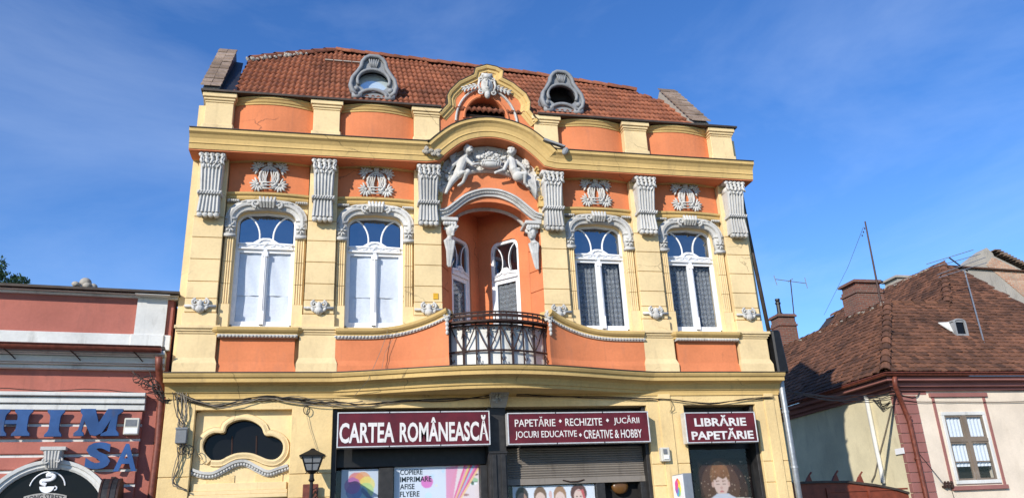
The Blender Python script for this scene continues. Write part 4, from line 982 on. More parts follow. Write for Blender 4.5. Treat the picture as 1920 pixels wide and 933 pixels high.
MB().box(-4.9,-3.5,.40,.45,.1,2.4).build('entrance_door','blackwood',B)
# ---- shop fronts
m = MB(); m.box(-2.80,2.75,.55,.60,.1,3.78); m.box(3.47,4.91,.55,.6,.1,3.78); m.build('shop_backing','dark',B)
def sg(px0,py0,px1,py1,Y): a,b = q(px0,py0,Y),q(px1,py1,Y); return a[0],b[0],b[1],a[1]
def signbox(x0,x1,z0,z1,yf,yb,label,lines,group):
    s = root('shop_sign',((x0+x1)/2,yb,z0),label,'sign',group)
    MB().box(x0+.02,x1-.02,yf+.012,yb,z0+.02,z1-.02).build('sign_face','maroon',s)
    m = MB(); t=.02; m.box(x0,x1,yf,yb-.01,z0,z0+t); m.box(x0,x1,yf,yb-.01,z1-t,z1); m.box(x0,x0+t,yf,yb-.01,z0+t,z1-t); m.box(x1-t,x1,yf,yb-.01,z0+t,z1-t)
    fr = m.build('sign_frame','alu',s,bevel=.004)
    for k in range(1,3):
        xx = x0+(x1-x0)*k/3; MB().box(xx-.008,xx+.008,yf-.004,yf+.02,z0-.006,z0+t+.004).build('frame_clip','black',fr); MB().box(xx-.008,xx+.008,yf-.004,yf+.02,z1-t-.004,z1+.006).build('frame_clip','black',fr)
    W_, H_ = x1-x0, z1-z0
    for body,a,b,c,d,off in lines: text(body,x0+W_*a,x0+W_*b,z0+H_*c,z0+H_*d,yf+.012,'signtext',s,off=off,depth=.006)
    return s
def diamond(s,x,z,y,r): MB().prism([(x-r,z),(x,z-r*1.15),(x+r,z),(x,z+r*1.15)],y-.006,y+.002).build('diamond_dot','signtext',s)
yf, yb = -.12, .07
a,b = q(632,806,yf),q(919,800,yf); x0,x1 = a[0],b[0]; z0,z1 = q(775,836,yf)[1],q(775,770.5,yf)[1]
signbox(x0,x1,z0,z1,yf,yb,'long maroon shop sign with large white letters reading CARTEA ROMÂNEASCĂ',[('CARTEA',.015,.365,.125,.70,.026),('ROMÂNEASCĂ',.40,.988,.125,.875,.026)],'maroon shop signs')
x0,x1 = q(952,800,yf)[0],q(1218,800,yf)[0]; z0,z1 = q(1085,830.5,yf)[1],q(1085,771.5,yf)[1]
s2 = signbox(x0,x1,z0,z1,yf,yb,'maroon shop sign with two lines of thin white letters beginning PAPETĂRIE, above the shutter',[('PAPETĂRIE',.05,.33,.56,.87,.006),('RECHIZITE',.40,.66,.56,.80,.006),('JUCĂRII',.745,.93,.56,.87,.006),('JOCURI EDUCATIVE',.05,.475,.15,.42,.006),('CREATIVE & HOBBY',.525,.94,.15,.42,.006)],'maroon shop signs')
W_,H_ = x1-x0,z1-z0
for u_,w_ in ((.365,.72),(.70,.72),(.50,.27)): diamond(s2,x0+W_*u_,z0+H_*w_,yf+.012,.028)
x0,x1 = q(1286,800,yf)[0],q(1419,800,yf)[0]; z0,z1 = q(1352,829,yf)[1],q(1352,771.5,yf)[1]
signbox(x0,x1,z0,z1,yf,yb,'small maroon shop sign reading LIBRĂRIE PAPETĂRIE over the right window',[('LIBRĂRIE',.13,.86,.54,.90,.028),('PAPETĂRIE',.07,.94,.11,.47,.028)],'maroon shop signs')
# posts and frames
def blk(x0,x1,y0,y1,z0,z1,name='shop_frame',mat='blackwood'): return MB().box(x0,x1,y0,y1,z0,z1).build(name,mat,B,bevel=.006)
blk(-.20,.12,.10,.5,.1,3.74); 
m = MB(); m.box(-.19,.11,.04,.12,.1,2.98); m.box(-.16,-.08,.01,.05,.1,2.95); m.box(0,.08,.01,.05,.1,2.95); m.box(-.2,.12,.02,.12,2.96,3.0); m.build('cast_iron_post','blackwood',B,bevel=.005)
blk(-2.80,-2.72,.2,.55,.1,3.75); blk(-2.72,-.2,.34,.55,2.82,3.75,'shop_fascia','black'); 
blk(-2.02,-1.78,.30,.50,.1,2.80); blk(-.32,-.2,.25,.5,.1,2.8); blk(.12,2.75,.42,.55,3.05,3.75,'shop_fascia','black'); blk(2.68,2.75,.2,.55,.1,3.75)
blk(3.47,3.53,.2,.55,.1,3.75); blk(4.84,4.91,.2,.55,.1,3.75); blk(3.53,4.84,.42,.55,2.98,3.75,'shop_fascia','black')
# roller shutter
zs0 = q(1090,905,.38)[1]; m = MB(); n = 13; zt = 3.08
for k in range(n):
    za = zs0+.10+(zt-zs0-.10)*k/n; zb = zs0+.10+(zt-zs0-.10)*(k+1)/n
    m.add([(.16,.385,za),(2.68,.385,za),(.16,.368,(za+zb)/2),(2.68,.368,(za+zb)/2),(.16,.385,zb-.004),(2.68,.385,zb-.004),(.16,.40,zb),(2.68,.40,zb)],[(0,1,3,2),(2,3,5,4),(4,5,7,6)])
sh_ = m.build('roller_shutter','shutter',B); kind(sh_,'stuff') if False else None
m = MB(); m.box(.15,2.69,.355,.41,zs0,zs0+.10); m.build('bottom_bar','shutter',sh_)
m = MB(); m.tube([(1.15,.345,zs0+.06),(1.28,.335,zs0+.03),(1.41,.335,zs0+.03),(1.54,.345,zs0+.06)],.01,5); m.build('handle','iron',sh_)
# ---- printed posters (flat print drawn into the sheet's own colours)
class Canvas:
    def __init__(s,w,h,bg): s.w,s.h=w,h; s.a=np.ones((h,w,3))*np.array(bg); s.Y,s.X=np.mgrid[0:h,0:w]; s.X=(s.X+.5)/w; s.Y=1-(s.Y+.5)/h
    def ell(s,cx,cy,rx,ry,c,al=1,rot=0):
        dx,dy=s.X-cx,s.Y-cy; k=s.w/s.h; ca,sa=math.cos(rot),math.sin(rot); x=dx*k*ca+dy*sa; y=-dx*k*sa+dy*ca
        m=((x/(rx*k))**2+(y/ry)**2)<1; s.a[m]=s.a[m]*(1-al)+np.array(c)*al
    def poly(s,pts,c,al=1):
        m=np.zeros((s.h,s.w),bool); n=len(pts)
        for i in range(n):
            (x1,y1),(x2,y2)=pts[i],pts[(i+1)%n]
            if abs(y2-y1)<1e-9: continue
            m^=((y1>s.Y)!=(y2>s.Y))&(s.X<(x2-x1)*(s.Y-y1)/(y2-y1)+x1)
        s.a[m]=s.a[m]*(1-al)+np.array(c)*al
    def line(s,x1,y1,x2,y2,wd,c,al=1):
        d=math.hypot(x2-x1,y2-y1); nx,ny=-(y2-y1)/d*wd/2,(x2-x1)/d*wd/2; s.poly([(x1+nx,y1+ny),(x2+nx,y2+ny),(x2-nx,y2-ny),(x1-nx,y1-ny)],c,al)
    def grad(s,c0,c1): t=s.Y[...,None]; s.a=np.array(c0)*(1-t)+np.array(c1)*t
    def blur(s):
        p=np.pad(s.a,((1,1),(1,1),(0,0)),'edge'); s.a=(p[:-2,1:-1]+p[2:,1:-1]+p[1:-1,:-2]+p[1:-1,2:]+2*p[1:-1,1:-1])/6
    def sheet(s,name,x0,x1,z0,z1,y,parent):
        s.blur()
        w,h=s.w,s.h; me=bpy.data.meshes.new(name); cx,cz=(x0+x1)/2,(z0+z1)/2
        v=[(x0+(x1-x0)*i/w-cx,0,z1-(z1-z0)*j/h-cz) for j in range(h+1) for i in range(w+1)]
        f=[(j*(w+1)+i,(j+1)*(w+1)+i,(j+1)*(w+1)+i+1,j*(w+1)+i+1) for j in range(h) for i in range(w)]
        me.from_pydata(v,[],f); a=me.attributes.new('print','FLOAT_COLOR','CORNER'); col=np.ones((h*w,4,4)); col[:,:,:3]=np.clip(s.a,0,1).reshape(-1,1,3); a.data.foreach_set('color',col.ravel()); me.materials.append(M['print'])
        o=inst(name,me,(cx,y,cz),parent); md=o.modifiers.new('thick','SOLIDIFY'); md.thickness=.004; return o
def poster(name,label,x0,x1,z0,z1,y): 
    r_ = root(name,((x0+x1)/2,y,z0),label,'poster','posters in the shop windows'); return r_
PY = .43
# colour petals
xa,xb = q(640,900,PY)[0],q(709,900,PY)[0]; zt = q(670,879,PY)[1]
C = Canvas(70,110,(.62,.66,.74)); zb = zt-(xb-xa)*1.55
for k,(c) in enumerate(((.75,.15,.12),(.85,.35,.10),(.85,.70,.15),(.45,.65,.25),(.15,.40,.60),(.12,.16,.45),(.40,.12,.40))):
    a = math.pi/2-k*2*math.pi/7+.5; C.ell(.5+.20*math.cos(a),.70+.125*math.sin(a),.22,.14,c,.8)
C.line(.55,.66,.95,.40,.08,(.08,.15,.30)); C.ell(.5,.35,.30,.10,(.3,.5,.7),.6); C.line(.1,.15,.9,.15,.05,(.2,.2,.25))
p_ = poster('window_poster','pale poster with overlapping coloured petals in the left shop window',xa,xb,zb,zt,PY); C.sheet('poster_sheet',xa,xb,zb,zt,PY,p_)
# services list with a made-up face
xa,xb = q(739,900,PY)[0],q(905,900,PY)[0]; zt = q(820,873,PY)[1]; zb = zt-(xb-xa)*.8
C = Canvas(150,120,(.74,.77,.83))
for x_,y_,r_,c in ((.42,.86,.035,(.55,.75,.9)),(.38,.60,.05,(.6,.8,.9)),(.55,.93,.02,(.5,.7,.9)),(.47,.74,.02,(.85,.8,.55)),(.30,.45,.03,(.6,.8,.9))): C.ell(x_,y_,r_*.8,r_,c,.6)
C.ell(.365,.79,.068,.085,(.78,.16,.50),.9)
C.ell(.86,.55,.24,.55,(.86,.72,.70)); C.poly([(.70,.8),(1,.99),(1,.75),(.85,.72)],(.86,.72,.70))
C.ell(.875,.79,.075,.045,(.25,.55,.25),.8); C.ell(.88,.755,.055,.026,(.95,.95,.95)); C.ell(.883,.755,.02,.026,(.10,.2,.12)); C.line(.82,.765,.94,.772,.012,(.1,.08,.08)); C.line(.80,.845,.95,.875,.02,(.15,.10,.08)); C.ell(.80,.60,.045,.014,(.45,.22,.2)); C.ell(.83,.46,.07,.03,(.75,.10,.18))
for k,(c) in enumerate(((.80,.12,.30),(.90,.35,.50),(.85,.65,.2),(.75,.08,.25),(.35,.6,.75),(.90,.25,.42),(.7,.1,.3),(.95,.6,.3))):
    C.line(.60+.012*k,.30+.02*k,.80+.025*k,1.0,.022,c)
C.poly([(.58,.98),(.72,1),(.63,.35),(.60,.1),(.585,.3)],(.82,.2,.38),.75)
p_ = poster('window_poster','white poster listing copy services beside a face with pink hair',xa,xb,zb,zt,PY); C.sheet('poster_sheet',xa,xb,zb,zt,PY,p_)
Wp,Hp = xb-xa,zt-zb
for k,wd in enumerate(('COPIERE','IMPRIMARE','AFISE','FLYERE')):
    zz_ = q(770,(884,897.5,911,925)[k],PY)[1]
    wl_ = {'COPIERE':.25,'IMPRIMARE':.35,'AFISE':.16,'FLYERE':.215}[wd]; text(wd,xa+Wp*.065,xa+Wp*(.065+wl_),zz_-.043,zz_+.043,PY-.004,'black',p_,off=.008,depth=.002)
# row of children
xa,xb = q(961,920,PY)[0],q(1115,920,PY)[0]; zt = q(1040,909,PY)[1]; zb = zt-.75
C = Canvas(150,80,(.80,.81,.84))
for k,(x_,hc,sk) in enumerate(((.11,(.06,.045,.04),(.42,.25,.18)),(.33,(.22,.13,.08),(.78,.56,.45)),(.57,(.40,.22,.12),(.82,.60,.50)),(.80,(.14,.06,.05),(.80,.56,.46)))):
    y_ = .72 if k!=3 else .76
    C.ell(x_,y_+.05,.078 if k!=3 else .10,.22,hc); C.ell(x_,y_-.04,.062,.18,sk); C.ell(x_-.025,y_-.02,.012,.016,(.05,.04,.04)); C.ell(x_+.025,y_-.02,.012,.016,(.05,.04,.04)); C.ell(x_,y_-.15,.03,.02,(.6,.2,.2)); C.ell(x_,y_-.08,.012,.02,tuple(v*.85 for v in sk)); C.ell(x_,.12,.11,.32,((.7,.2,.2),(.2,.35,.6),(.85,.7,.2),(.3,.55,.3))[k])
C.ell(.455,.80,.02,.09,(.78,.5,.45)); C.poly([(.77,.86),(.86,.90),(.89,.6),(.87,.6),(.83,.86)],(.6,.12,.12))
p_ = poster('window_poster','white poster with a row of smiling children below the roller shutter',xa,xb,zb,zt,PY); C.sheet('poster_sheet',xa,xb,zb,zt,PY,p_)
blk(q(1117,920,.4)[0],q(1133,920,.4)[0],.33,.5,.1,zs0-.01); blk(q(1200,920,.4)[0],2.70,.33,.5,.1,zs0-.01)
# child with book
PY2 = .45; xa,xb = 3.55,4.80; zt = q(1350,858,PY2)[1]; zb = zt-1.25
C = Canvas(110,110,(.030,.018,.016)); C.ell(.5,.55,.42,.45,(.12,.055,.04),.7); C.ell(.5,.62,.30,.33,(.22,.12,.08),.6)
rr = random.Random(3)
C.ell(.50,.74,.155,.215,(.30,.17,.09)); C.ell(.505,.64,.115,.165,(.72,.55,.47)); C.poly([(.37,.72),(.42,.86),(.62,.86),(.645,.70),(.60,.735),(.54,.70),(.47,.74),(.42,.69)],(.26,.14,.07))
for k in range(14): C.line(.38+.02*k,.72+.02*rr.random(),.40+.017*k,.93-.05*abs(k-7)/7,.012,(.38+.1*rr.random(),.22,.12),.6)
for x_ in (.455,.555): C.line(x_-.028,.635,x_+.028,.633,.010,(.12,.06,.05)); C.line(x_-.03,.672,x_+.03,.675,.010,(.30,.17,.12))
C.ell(.505,.58,.02,.022,(.62,.42,.36)); C.ell(.505,.53,.035,.012,(.60,.26,.26)); C.ell(.375,.63,.02,.04,(.66,.46,.38)); C.ell(.63,.63,.02,.04,(.66,.46,.38))
C.poly([(.25,.40),(.42,.50),(.60,.50),(.78,.40),(.78,.3),(.25,.3)],(.62,.62,.66)); C.poly([(.02,.42),(.25,.44),(.5,.34),(.75,.44),(.98,.42),(.98,.39),(.75,.40),(.5,.29),(.25,.40),(.02,.39)],(.78,.74,.66)); C.poly([(.02,.39),(.25,.40),(.5,.29),(.75,.40),(.98,.39),(.98,.05),(.5,.0),(.02,.05)],(.045,.025,.03))
for k in range(60): C.ell(rr.random(),.45+.5*rr.random(),.006,.006,(.8,.65,.5),.7)
C.a = np.clip(C.a,0,1)**1.35*1.1
p_ = poster('window_poster','dark poster of a child reading an open book in the right window',xa,xb,zb,zt,PY2); C.sheet('poster_sheet',xa,xb,zb,zt,PY2,p_)
for x0_,x1_,z1_ in ((-2.72,-2.02,2.78),(-1.78,-.32,2.78),(.16,1.80,zs0-.01),(3.53,4.84,2.98)):
    MB().box(x0_,x1_,.405,.409,.4,z1_).build('shop_pane','glass',B)
# amber ball lamp inside the doorway
lx,lz = q(1163,911,.44); L_ = root('globe_lamp',(lx,.46,lz),'unlit amber globe lamp in the dark doorway beside the children poster','lamp')
m = MB().blob((lx,.46,lz),(.16,.06,.13),None,14,10); m.build('lamp_globe','brass',L_,smooth=True); MB().tube([(lx,.46,lz+.12),(lx,.46,lz+.25)],.012).build('lamp_rod','black',L_)
# projecting light box
X0 = q(1282,905,-.42)[0]; zt = q(1282,886,-.42)[1]
lb = root('projecting_light_box',(X0+.08,.12,zt-.9),'projecting white light box sign with coloured ball and XEROX lettering','sign')
MB().box(X0+.012,X0+.17,-.40,.06,zt-.9,zt).build('light_box_frame','greyside',lb,bevel=.006); MB().box(X0,X0+.014,-.385,.045,zt-.885,zt-.015).build('light_box_face','lightbox',lb)
MB().box(X0+.05,X0+.13,.05,.14,zt-.3,zt-.22).build('bracket','iron',lb)
CUR[0] = Matrix(((0,1,0,X0),(-1,0,0,.045),(0,0,1,0),(0,0,0,1)))      # local x runs from the wall towards the street... seen from the left
for k,(c) in enumerate(((.80,.08,.06),(.85,.40,.05),(.85,.70,.08),(.25,.55,.15),(.06,.30,.60),(.25,.10,.45),(.6,.05,.3))):
    a = math.pi/2-k*2*math.pi/7; mt = simple('ball_petal_%d'%k,c,.4,0,.05)
    MB().prism(arc(.215+.055*math.cos(a),zt-.22+.075*math.sin(a),.065,.08,0,360,12)[:-1],-.003-.0008*k,.002).build('logo_petal',mt,lb)
text('XEROX',.06,.38,zt-.52,zt-.40,-.001,simple('light_box_letters',(.20,.18,.26),.5),lb,off=.012,depth=.003)
CUR[0] = None
# ---- small wall things on the main facade
def boxthing(name,label,cat,px,py,w,h,d,Y,mat,extra=None):
    x,z = q(px,py,Y); r_ = root(name,(x,Y,z-h/2),label,cat); MB().box(x-w/2,x+w/2,Y-d,Y,z-h/2,z+h/2).build('case',mat,r_,bevel=.012)
    if extra: extra(r_,x,z)
    return r_
def alarm(r_,x,z): MB().box(x-.045,x+.02,GY-.128,GY-.11,z+.01,z+.09).build('speaker_grille','greybox',r_); MB().box(x-.04,x+.05,GY-.126,GY-.11,z-.08,z-.02).build('label_plate','lightbox',r_)
boxthing('alarm_box','beige alarm siren box on the pier between the signs','alarm box',1244,852,.17,.24,.11,GY,'plastic',alarm)
def jb(r_,x,z): MB().box(x-.09,x+.09,GY-.135,GY-.12,z+.09,z+.12).build('lid','greybox',r_)
boxthing('junction_box','grey cable junction box at the left corner of the yellow wall','junction box',342,817,.17,.25,.12,GY,'greybox',jb)
x,z = q(817,555,.095); r_ = tag(MB().box(x-.045,x+.045,.085,.10,z-.055,z+.055).build('house_plate',simple('yellow_plate',(.65,.36,.02),.4)),'small yellow plaque on the pilaster left of the balcony','plaque')
# lantern on a bracket
lx,lz = q(584,905,-.35); lt = root('street_lantern',(lx,-.30,lz-.1),'black four sided wall lantern with grey panes and peaked cap','lantern')
z1_ = q(584,846,-.35)[1]; z0_ = q(584,882,-.35)[1]; yc = -.35
def fr(w,z): return [(lx-w,yc-w,z),(lx+w,yc-w,z),(lx+w,yc+w,z),(lx-w,yc+w,z)]
MB().hexa(fr(.085,z0_),fr(.155,z1_-.07)).build('lantern_glass','ltglass',lt)
m = MB().hexa(fr(.20,z1_-.07),fr(.05,z1_+.02)); m.hexa(fr(.05,z1_+.02),fr(.02,z1_+.05)); m.box(lx-.185,lx+.185,yc-.185,yc+.185,z1_-.09,z1_-.07); m.build('lantern_cap','black',lt)
m = MB()
for sx in (-1,1):
    for sy in (-1,1): m.tube([(lx+sx*.087,yc+sy*.087,z0_),(lx+sx*.158,yc+sy*.158,z1_-.07)],.011,5)
for t in (.0,.5,1.0):
    w = .087+.07*t; z_ = z0_+(z1_-.07-z0_)*t; c_ = fr(w+.002,z_); m.tube(c_+[c_[0]],.009,5)
for s in (-1,1): m.tube([(lx,yc+s*.088,z0_),(lx,yc+s*.158,z1_-.07)],.007,4); m.tube([(lx+s*.088,yc,z0_),(lx+s*.158,yc,z1_-.07)],.007,4)
m.build('lantern_bars','black',lt)
m = MB(); m.lathe((lx,yc,z0_-.02),[(.10,.02),(.06,-.01),(.03,-.03),(.035,-.09),(.05,-.12),(.025,-.15),(.03,-.5)],10)
for s in (-1,1): m.tube([(lx,yc,z0_-.03),(lx+s*.06,yc,z0_-.0),(lx+s*.10,yc,z0_-.04)],.008,5)
m.tube([(lx,yc,z0_-.48),(lx,yc+.1,z0_-.42),(lx+.05,yc+.3,z0_-.30),(lx+.06,GY,z0_-.26)],.014,6); m.tube([(lx,yc,z0_-.30),(lx+.08,yc,z0_-.25),(lx+.10,yc,z0_-.36),(lx+.04,yc,z0_-.42)],.012,6)
m.build('lantern_bracket','black',lt)
x,z = q(582,920,.0); bs_ = root('hanging_board',(x,.0,z-.5),'brown wooden board hanging behind the lantern bracket','board'); MB().box(x-.12,x+.12,.0,.05,z-.5,z+.11).build('board_panel','brownpipe',bs_,bevel=.01); MB().tube([(x,.03,z+.10),(x,GY+.02,z+.16)],.012).build('hanger','black',bs_)
# downpipe at the right end, with dark hopper
dp = root('corner_downpipe',(5.50,.1,0),'grey downpipe with dark hopper at the right end of the ornate facade','downpipe')
MB().tube([(5.45,.36,8.3),(5.46,.34,7.4),(5.49,.2,5.1)],.04,8).build('upper_pipe','edge',dp,smooth=True)
m = MB().hexa([(5.42,-.02,4.32),(5.66,-.02,4.32),(5.66,.3,4.32),(5.42,.3,4.32)],[(5.42,-.02,5.16),(5.60,-.02,5.16),(5.60,.3,5.16),(5.42,.3,5.16)]); m.build('hopper','black',dp,bevel=.03)
MB().tube([(5.50,.08,4.35),(5.50,.08,4.15),(5.48,.06,4.0),(5.48,.06,2.9),(5.48,.06,.1)],.055,10).build('pipe','galv',dp,smooth=True)
for z in (3.6,2.6,1.6): MB().lathe((5.48,.06,z),[(.058,-.02),(.066,-.02),(.066,.02),(.058,.02)],10).build('pipe_clip','galv',dp)
# ---- cables
def sag(a,b,s,n=10): a,b = Vector(a),Vector(b); return [tuple(a.lerp(b,i/n)-Vector((0,0,4*s*(i/n)*(1-i/n)))) for i in range(n+1)]
def wob(pts,amp,r): 
    out = smooth_path(pts,4); return [(x+r.gauss(0,amp),y+r.gauss(0,amp*.5),z+r.gauss(0,amp)) for x,y,z in out]
cb = root('cable_bundle',(-4,.08,3.9),'tangled black cables running under the lower cornice from the left corner','cables'); rr = random.Random(21)
base_px = [(330,740),(400,757),(450,752),(500,745),(560,750),(620,755),(680,757),(760,752),(850,748),(918,742)]
for k in range(7):
    pts = [q3(x,y+rr.uniform(-7,7)*(1 if x<700 else .4),.085-.01*k%.04) for x,y in base_px[:(10 if k<3 else rr.randint(6,9))]]
    MB().tube(wob(pts,.006,rr),.009 if k<4 else .006,5).build('cable','cable' if k%3 else 'greywire',cb)
for k in range(9):
    x_ = 333+rr.uniform(-8,26); pts = [q3(x_+rr.uniform(-5,5),735,.06),q3(x_+rr.uniform(-6,8),770,.05),q3(340+rr.uniform(-8,10),805,.04),q3(338+rr.uniform(-10,12),845,.05)]
    if k>4: pts += [q3(328+rr.uniform(-4,6),880,.06),q3(325+rr.uniform(-2,4),905,.06),q3(350,918,.06)]
    MB().tube(wob(pts,.007,rr),.007,5).build('cable','cable' if k%2 else 'greywire',cb)
pts = [q3(337+9*math.cos(a)+k*1.0,842+9*math.sin(a),.03) for k,a in enumerate([i*.7 for i in range(22)])]; MB().tube(pts,.007,5).build('cable_coil','cable',cb)
pts = [q3(575+6*math.cos(a),768+8*math.sin(a),.06) for a in [i*.6 for i in range(20)]]; MB().tube(pts,.007,5).build('cable_coil','cable',cb)
MB().tube([q3(570,755,.07),q3(580,800,.08),q3(596,848,.09),q3(610,852,.09)],.004,4).build('cable','greywire',cb)
cr_ = root('cable_run',(3.2,.06,3.9),'thin black cables sagging along the wall right of the keystone','cables')
for k in range(3):
    pts = [q3(968,738+2*k,.07),q3(1060,742+k,.07),q3(1200,745+2*k,.07),q3(1255,748,.07),q3(1330,755+k*1.5,.06),q3(1400,748-k,.07),q3(1452,745-k,.07)]
    MB().tube(wob(pts,.004,rr),.008-.002*k,5).build('cable','cable',cr_)
MB().tube([q3(1258,748,.06),q3(1262,760,.05),q3(1256,772,.07),q3(1266,768,.07)],.005,4).build('cable','cable',cr_)
wv_ = root('loose_wire',(-2,.0,4.8),'thin loose wire hanging diagonally over the orange panel left of the balcony','wire')
MB().tube([q3(730,612,-.02),q3(715,655,-.08),q3(690,712,-.34),q3(664,742,.05)],.005,4).build('wire_strand','greywire',wv_); MB().tube([q3(745,620,.0),q3(722,660,-.05),q3(716,690,-.1)],.004,4).build('wire_strand','greywire',wv_)

# ================================================================== pink building on the left (turned 6 degrees)
LA = R(6); LO = Vector((-5.47,.30,0)); LM = Matrix.Translation(LO)@Matrix.Rotation(LA,4,'Z'); LN = Vector((math.sin(LA),-math.cos(LA),0))
def ql(px,py,yl=0):
    p = onplane(px,py,LO-LN*yl,LN); l = LM.inverted()@p; return (l.x,l.z)
def ql3(px,py,yl): a = ql(px,py,yl); return (a[0],yl,a[1])
LB = root('pink_cafe_building',tuple(LO),'salmon pink building with white bands and an arched cafe window on the left','building')
CUR[0] = LM
XL = -9.5
z_top = ql(160,537,-.25)[1]; z_p1 = ql(150,555,.0)[1]; z_p0 = ql(150,624,.0)[1]; z_g = ql(150,648,-.2)[1]; z_b1 = ql(150,735,-.12)[1]; z_b0 = ql(150,768,-.06)[1]
MB().box(XL,.0,.05,6,.05,z_top-.10).build('core_wall','pink',LB)
MB().box(XL,-.02,.0,.3,z_p0,z_p1).build('parapet_panel','pink',LB)
m = MB(); m.box(XL,.04,-.06,.4,z_p1,z_p1+.04); m.box(XL,.05,-.13,.4,z_p1+.04,z_p1+.10); m.box(XL,.06,-.20,.4,z_p1+.10,z_top-.04); m.build('parapet_cornice','greywhite',LB,bevel=.01)
MB().box(XL,.07,-.24,.5,z_top-.04,z_top).build('coping_sheet','edge',LB)
px0,px1 = ql(255,590,-.05)[0],ql(312,590,-.05)[0]; MB().box(px0,px1,-.05,.1,z_p0,z_p1-.002).build('parapet_pier','greywhite',LB); MB().box(px0-.03,px1+.04,-.22,.1,z_p1+.03,z_top-.07).build('pier_cap','greywhite',LB)
m = MB(); m.box(XL,-.01,-.05,.3,z_g,z_p0); m.box(px0-.04,px1,-.08,.2,z_g,z_p0-.004); m.build('parapet_base','greywhite',LB,bevel=.01)
MB().box(XL,-.06,-.32,.1,z_g-.05,z_g).build('eave_sheet','edge',LB)
gt = root('eaves_gutter',tuple(LM@Vector((-2,-.4,z_g-.08))),'brown half round gutter along the pink building with a downpipe at its end','gutter')
R_ = []
for x in (XL,-.10): R_.append([(x,-.40+.08*math.cos(a),z_g-.04+.08*math.sin(a)) for a in [math.pi+math.pi*k/8 for k in range(9)]])
mm = MB().rings(R_,False,False); mm.tube([(XL,-.48,z_g-.04),(-.10,-.48,z_g-.04)],.014,6); mm.build('trough','brownpipe',gt,smooth=True)
for x in (-.5,-1.4,-2.3,-3.2): MB().tube([(x,-.42,z_g-.12),(x+.06,-.30,z_g-.16),(x+.12,-.16,z_g-.22)],.010,5).build('gutter_bracket','iron',gt)
pz = [ql3(298,668,-.38),ql3(298,690,-.30),ql3(300,712,-.12),ql3(303,735,-.10),ql3(296,830,-.10),ql3(283,933,-.10)]; pz.append((pz[-1][0]-.01,-.10,.1))
MB().tube(pz,.055,10).build('downpipe','brownpipe',gt,smooth=True)
for k in (3,4): MB().tube([(pz[k][0]-.07,-.10,pz[k][2]),(pz[k][0]+.07,-.10,pz[k][2])],.02,6).build('pipe_clip','iron',gt)
m = MB(); za = z_g-.06; zb_ = ql(150,692,.0)[1]
for k,(o_,f) in enumerate(((.30,.0),(.26,.28),(.16,.34),(.12,.72),(.05,.80))):
    z1_ = za-(za-zb_)*f; z0_ = za-(za-zb_)*((.26,.32,.70,.78,1.0)[k]); m.box(XL,-.05,-o_,.1,z0_,z1_)
m.build('main_cornice','greywhite',LB,bevel=.008)
m = MB(); h_ = z_b1-z_b0; m.box(XL,-.28,-.16,.1,z_b1-h_*.22,z_b1); m.box(XL,-.28,-.10,.1,z_b1-h_*.62,z_b1-h_*.26); m.box(XL,-.28,-.06,.1,z_b0,z_b1-h_*.66); m.build('string_course','greywhite',LB,bevel=.008)
# rusticated courses around the arched window
ar_ = .93; acx = ql(96,900,0)[0]; acz = ql(96,860,-.05)[1]-ar_-.01
course = [ql(150,y,0)[1] for y in (773,795,800,824,830,852,857,882,888,912,917,945)]
zc = z_b0-.02; hgt = (course[0]-course[-1])/6; k = 0
while zc > .3:
    z1_, z0_ = zc, zc-hgt+.045
    if z0_ > acz+ar_+.02 or z1_ < acz-1.2:
        MB().box(XL,-.30,-.045,.1,z0_,z1_).build('wall_band','pink',LB,bevel=.012)
    else:
        zz_ = max(0,z0_-acz) if z0_>acz else 0; w = math.sqrt(max(.02,ar_**2-zz_**2))
        w1 = math.sqrt(max(.02,ar_**2-min(ar_,max(0,z1_-acz))**2))
        for s in (-1,1):
            e = XL if s<0 else -.30; p4 = [(acx+s*w,z0_),(e,z0_),(e,z1_),(acx+s*w1,z1_)]
            MB().prism(p4,-.045,.1).build('wall_band','pink',LB,bevel=.012)
    MB().box(XL,-.30,-.012,.1,z0_-.043,z0_-.002).build('course_joint','greywhite',LB) if z0_ > acz+ar_ else None
    if z0_ <= acz+ar_ and z0_>.4:
        w = math.sqrt(max(.02,ar_**2-max(0,z0_-.02-acz)**2)); MB().box(acx+w,-.30,-.012,.1,z0_-.043,z0_-.002).build('course_joint','greywhite',LB); MB().box(XL,acx-w,-.012,.1,z0_-.043,z0_-.002).build('course_joint','greywhite',LB)
    zc -= hgt
ra = arc(acx,acz,ar_-.13,ar_-.13,180,0,24); m = MB(); m.sweepA([(acx-ar_+.13,.3)]+ra+[(acx+ar_-.13,.3)],[(-.1,0),(.02,0),(.05,.03),(.05,.07),(.08,.08),(.09,.13),(.0,.14)],0); m.build('arch_surround','greywhite',LB)
MB().prism(arc(acx,acz,ar_-.12,ar_-.12,0,180,24)+[(acx-ar_+.12,.2),(acx+ar_-.12,.2)],.03,.045).build('pane','glasslow',LB)
m = MB(); m.hexa([(acx-.09,-.08,acz+ar_-.14),(acx+.09,-.08,acz+ar_-.14),(acx+.09,.1,acz+ar_-.14),(acx-.09,.1,acz+ar_-.14)],[(acx-.13,-.19,acz+ar_+.13),(acx+.13,-.19,acz+ar_+.13),(acx+.13,.1,acz+ar_+.13),(acx-.13,.1,acz+ar_+.13)]); m.box(acx-.17,acx+.17,-.21,.1,acz+ar_+.13,acz+ar_+.18)
rr = random.Random(9)
for k in range(5): m.tube([(acx-.09+.045*k,-.20,acz+ar_+.12),(acx-.08+.04*k,-.17,acz+ar_),(acx-.07+.035*k,-.11,acz+ar_-.12)],[.022,.026,.014],6)
for s in (-1,1): m.spiral((acx+s*.09,acz+ar_-.02),.05,.01,1.2,.016,-.16,flip=s)
m.build('keystone','stone',LB,smooth=False)
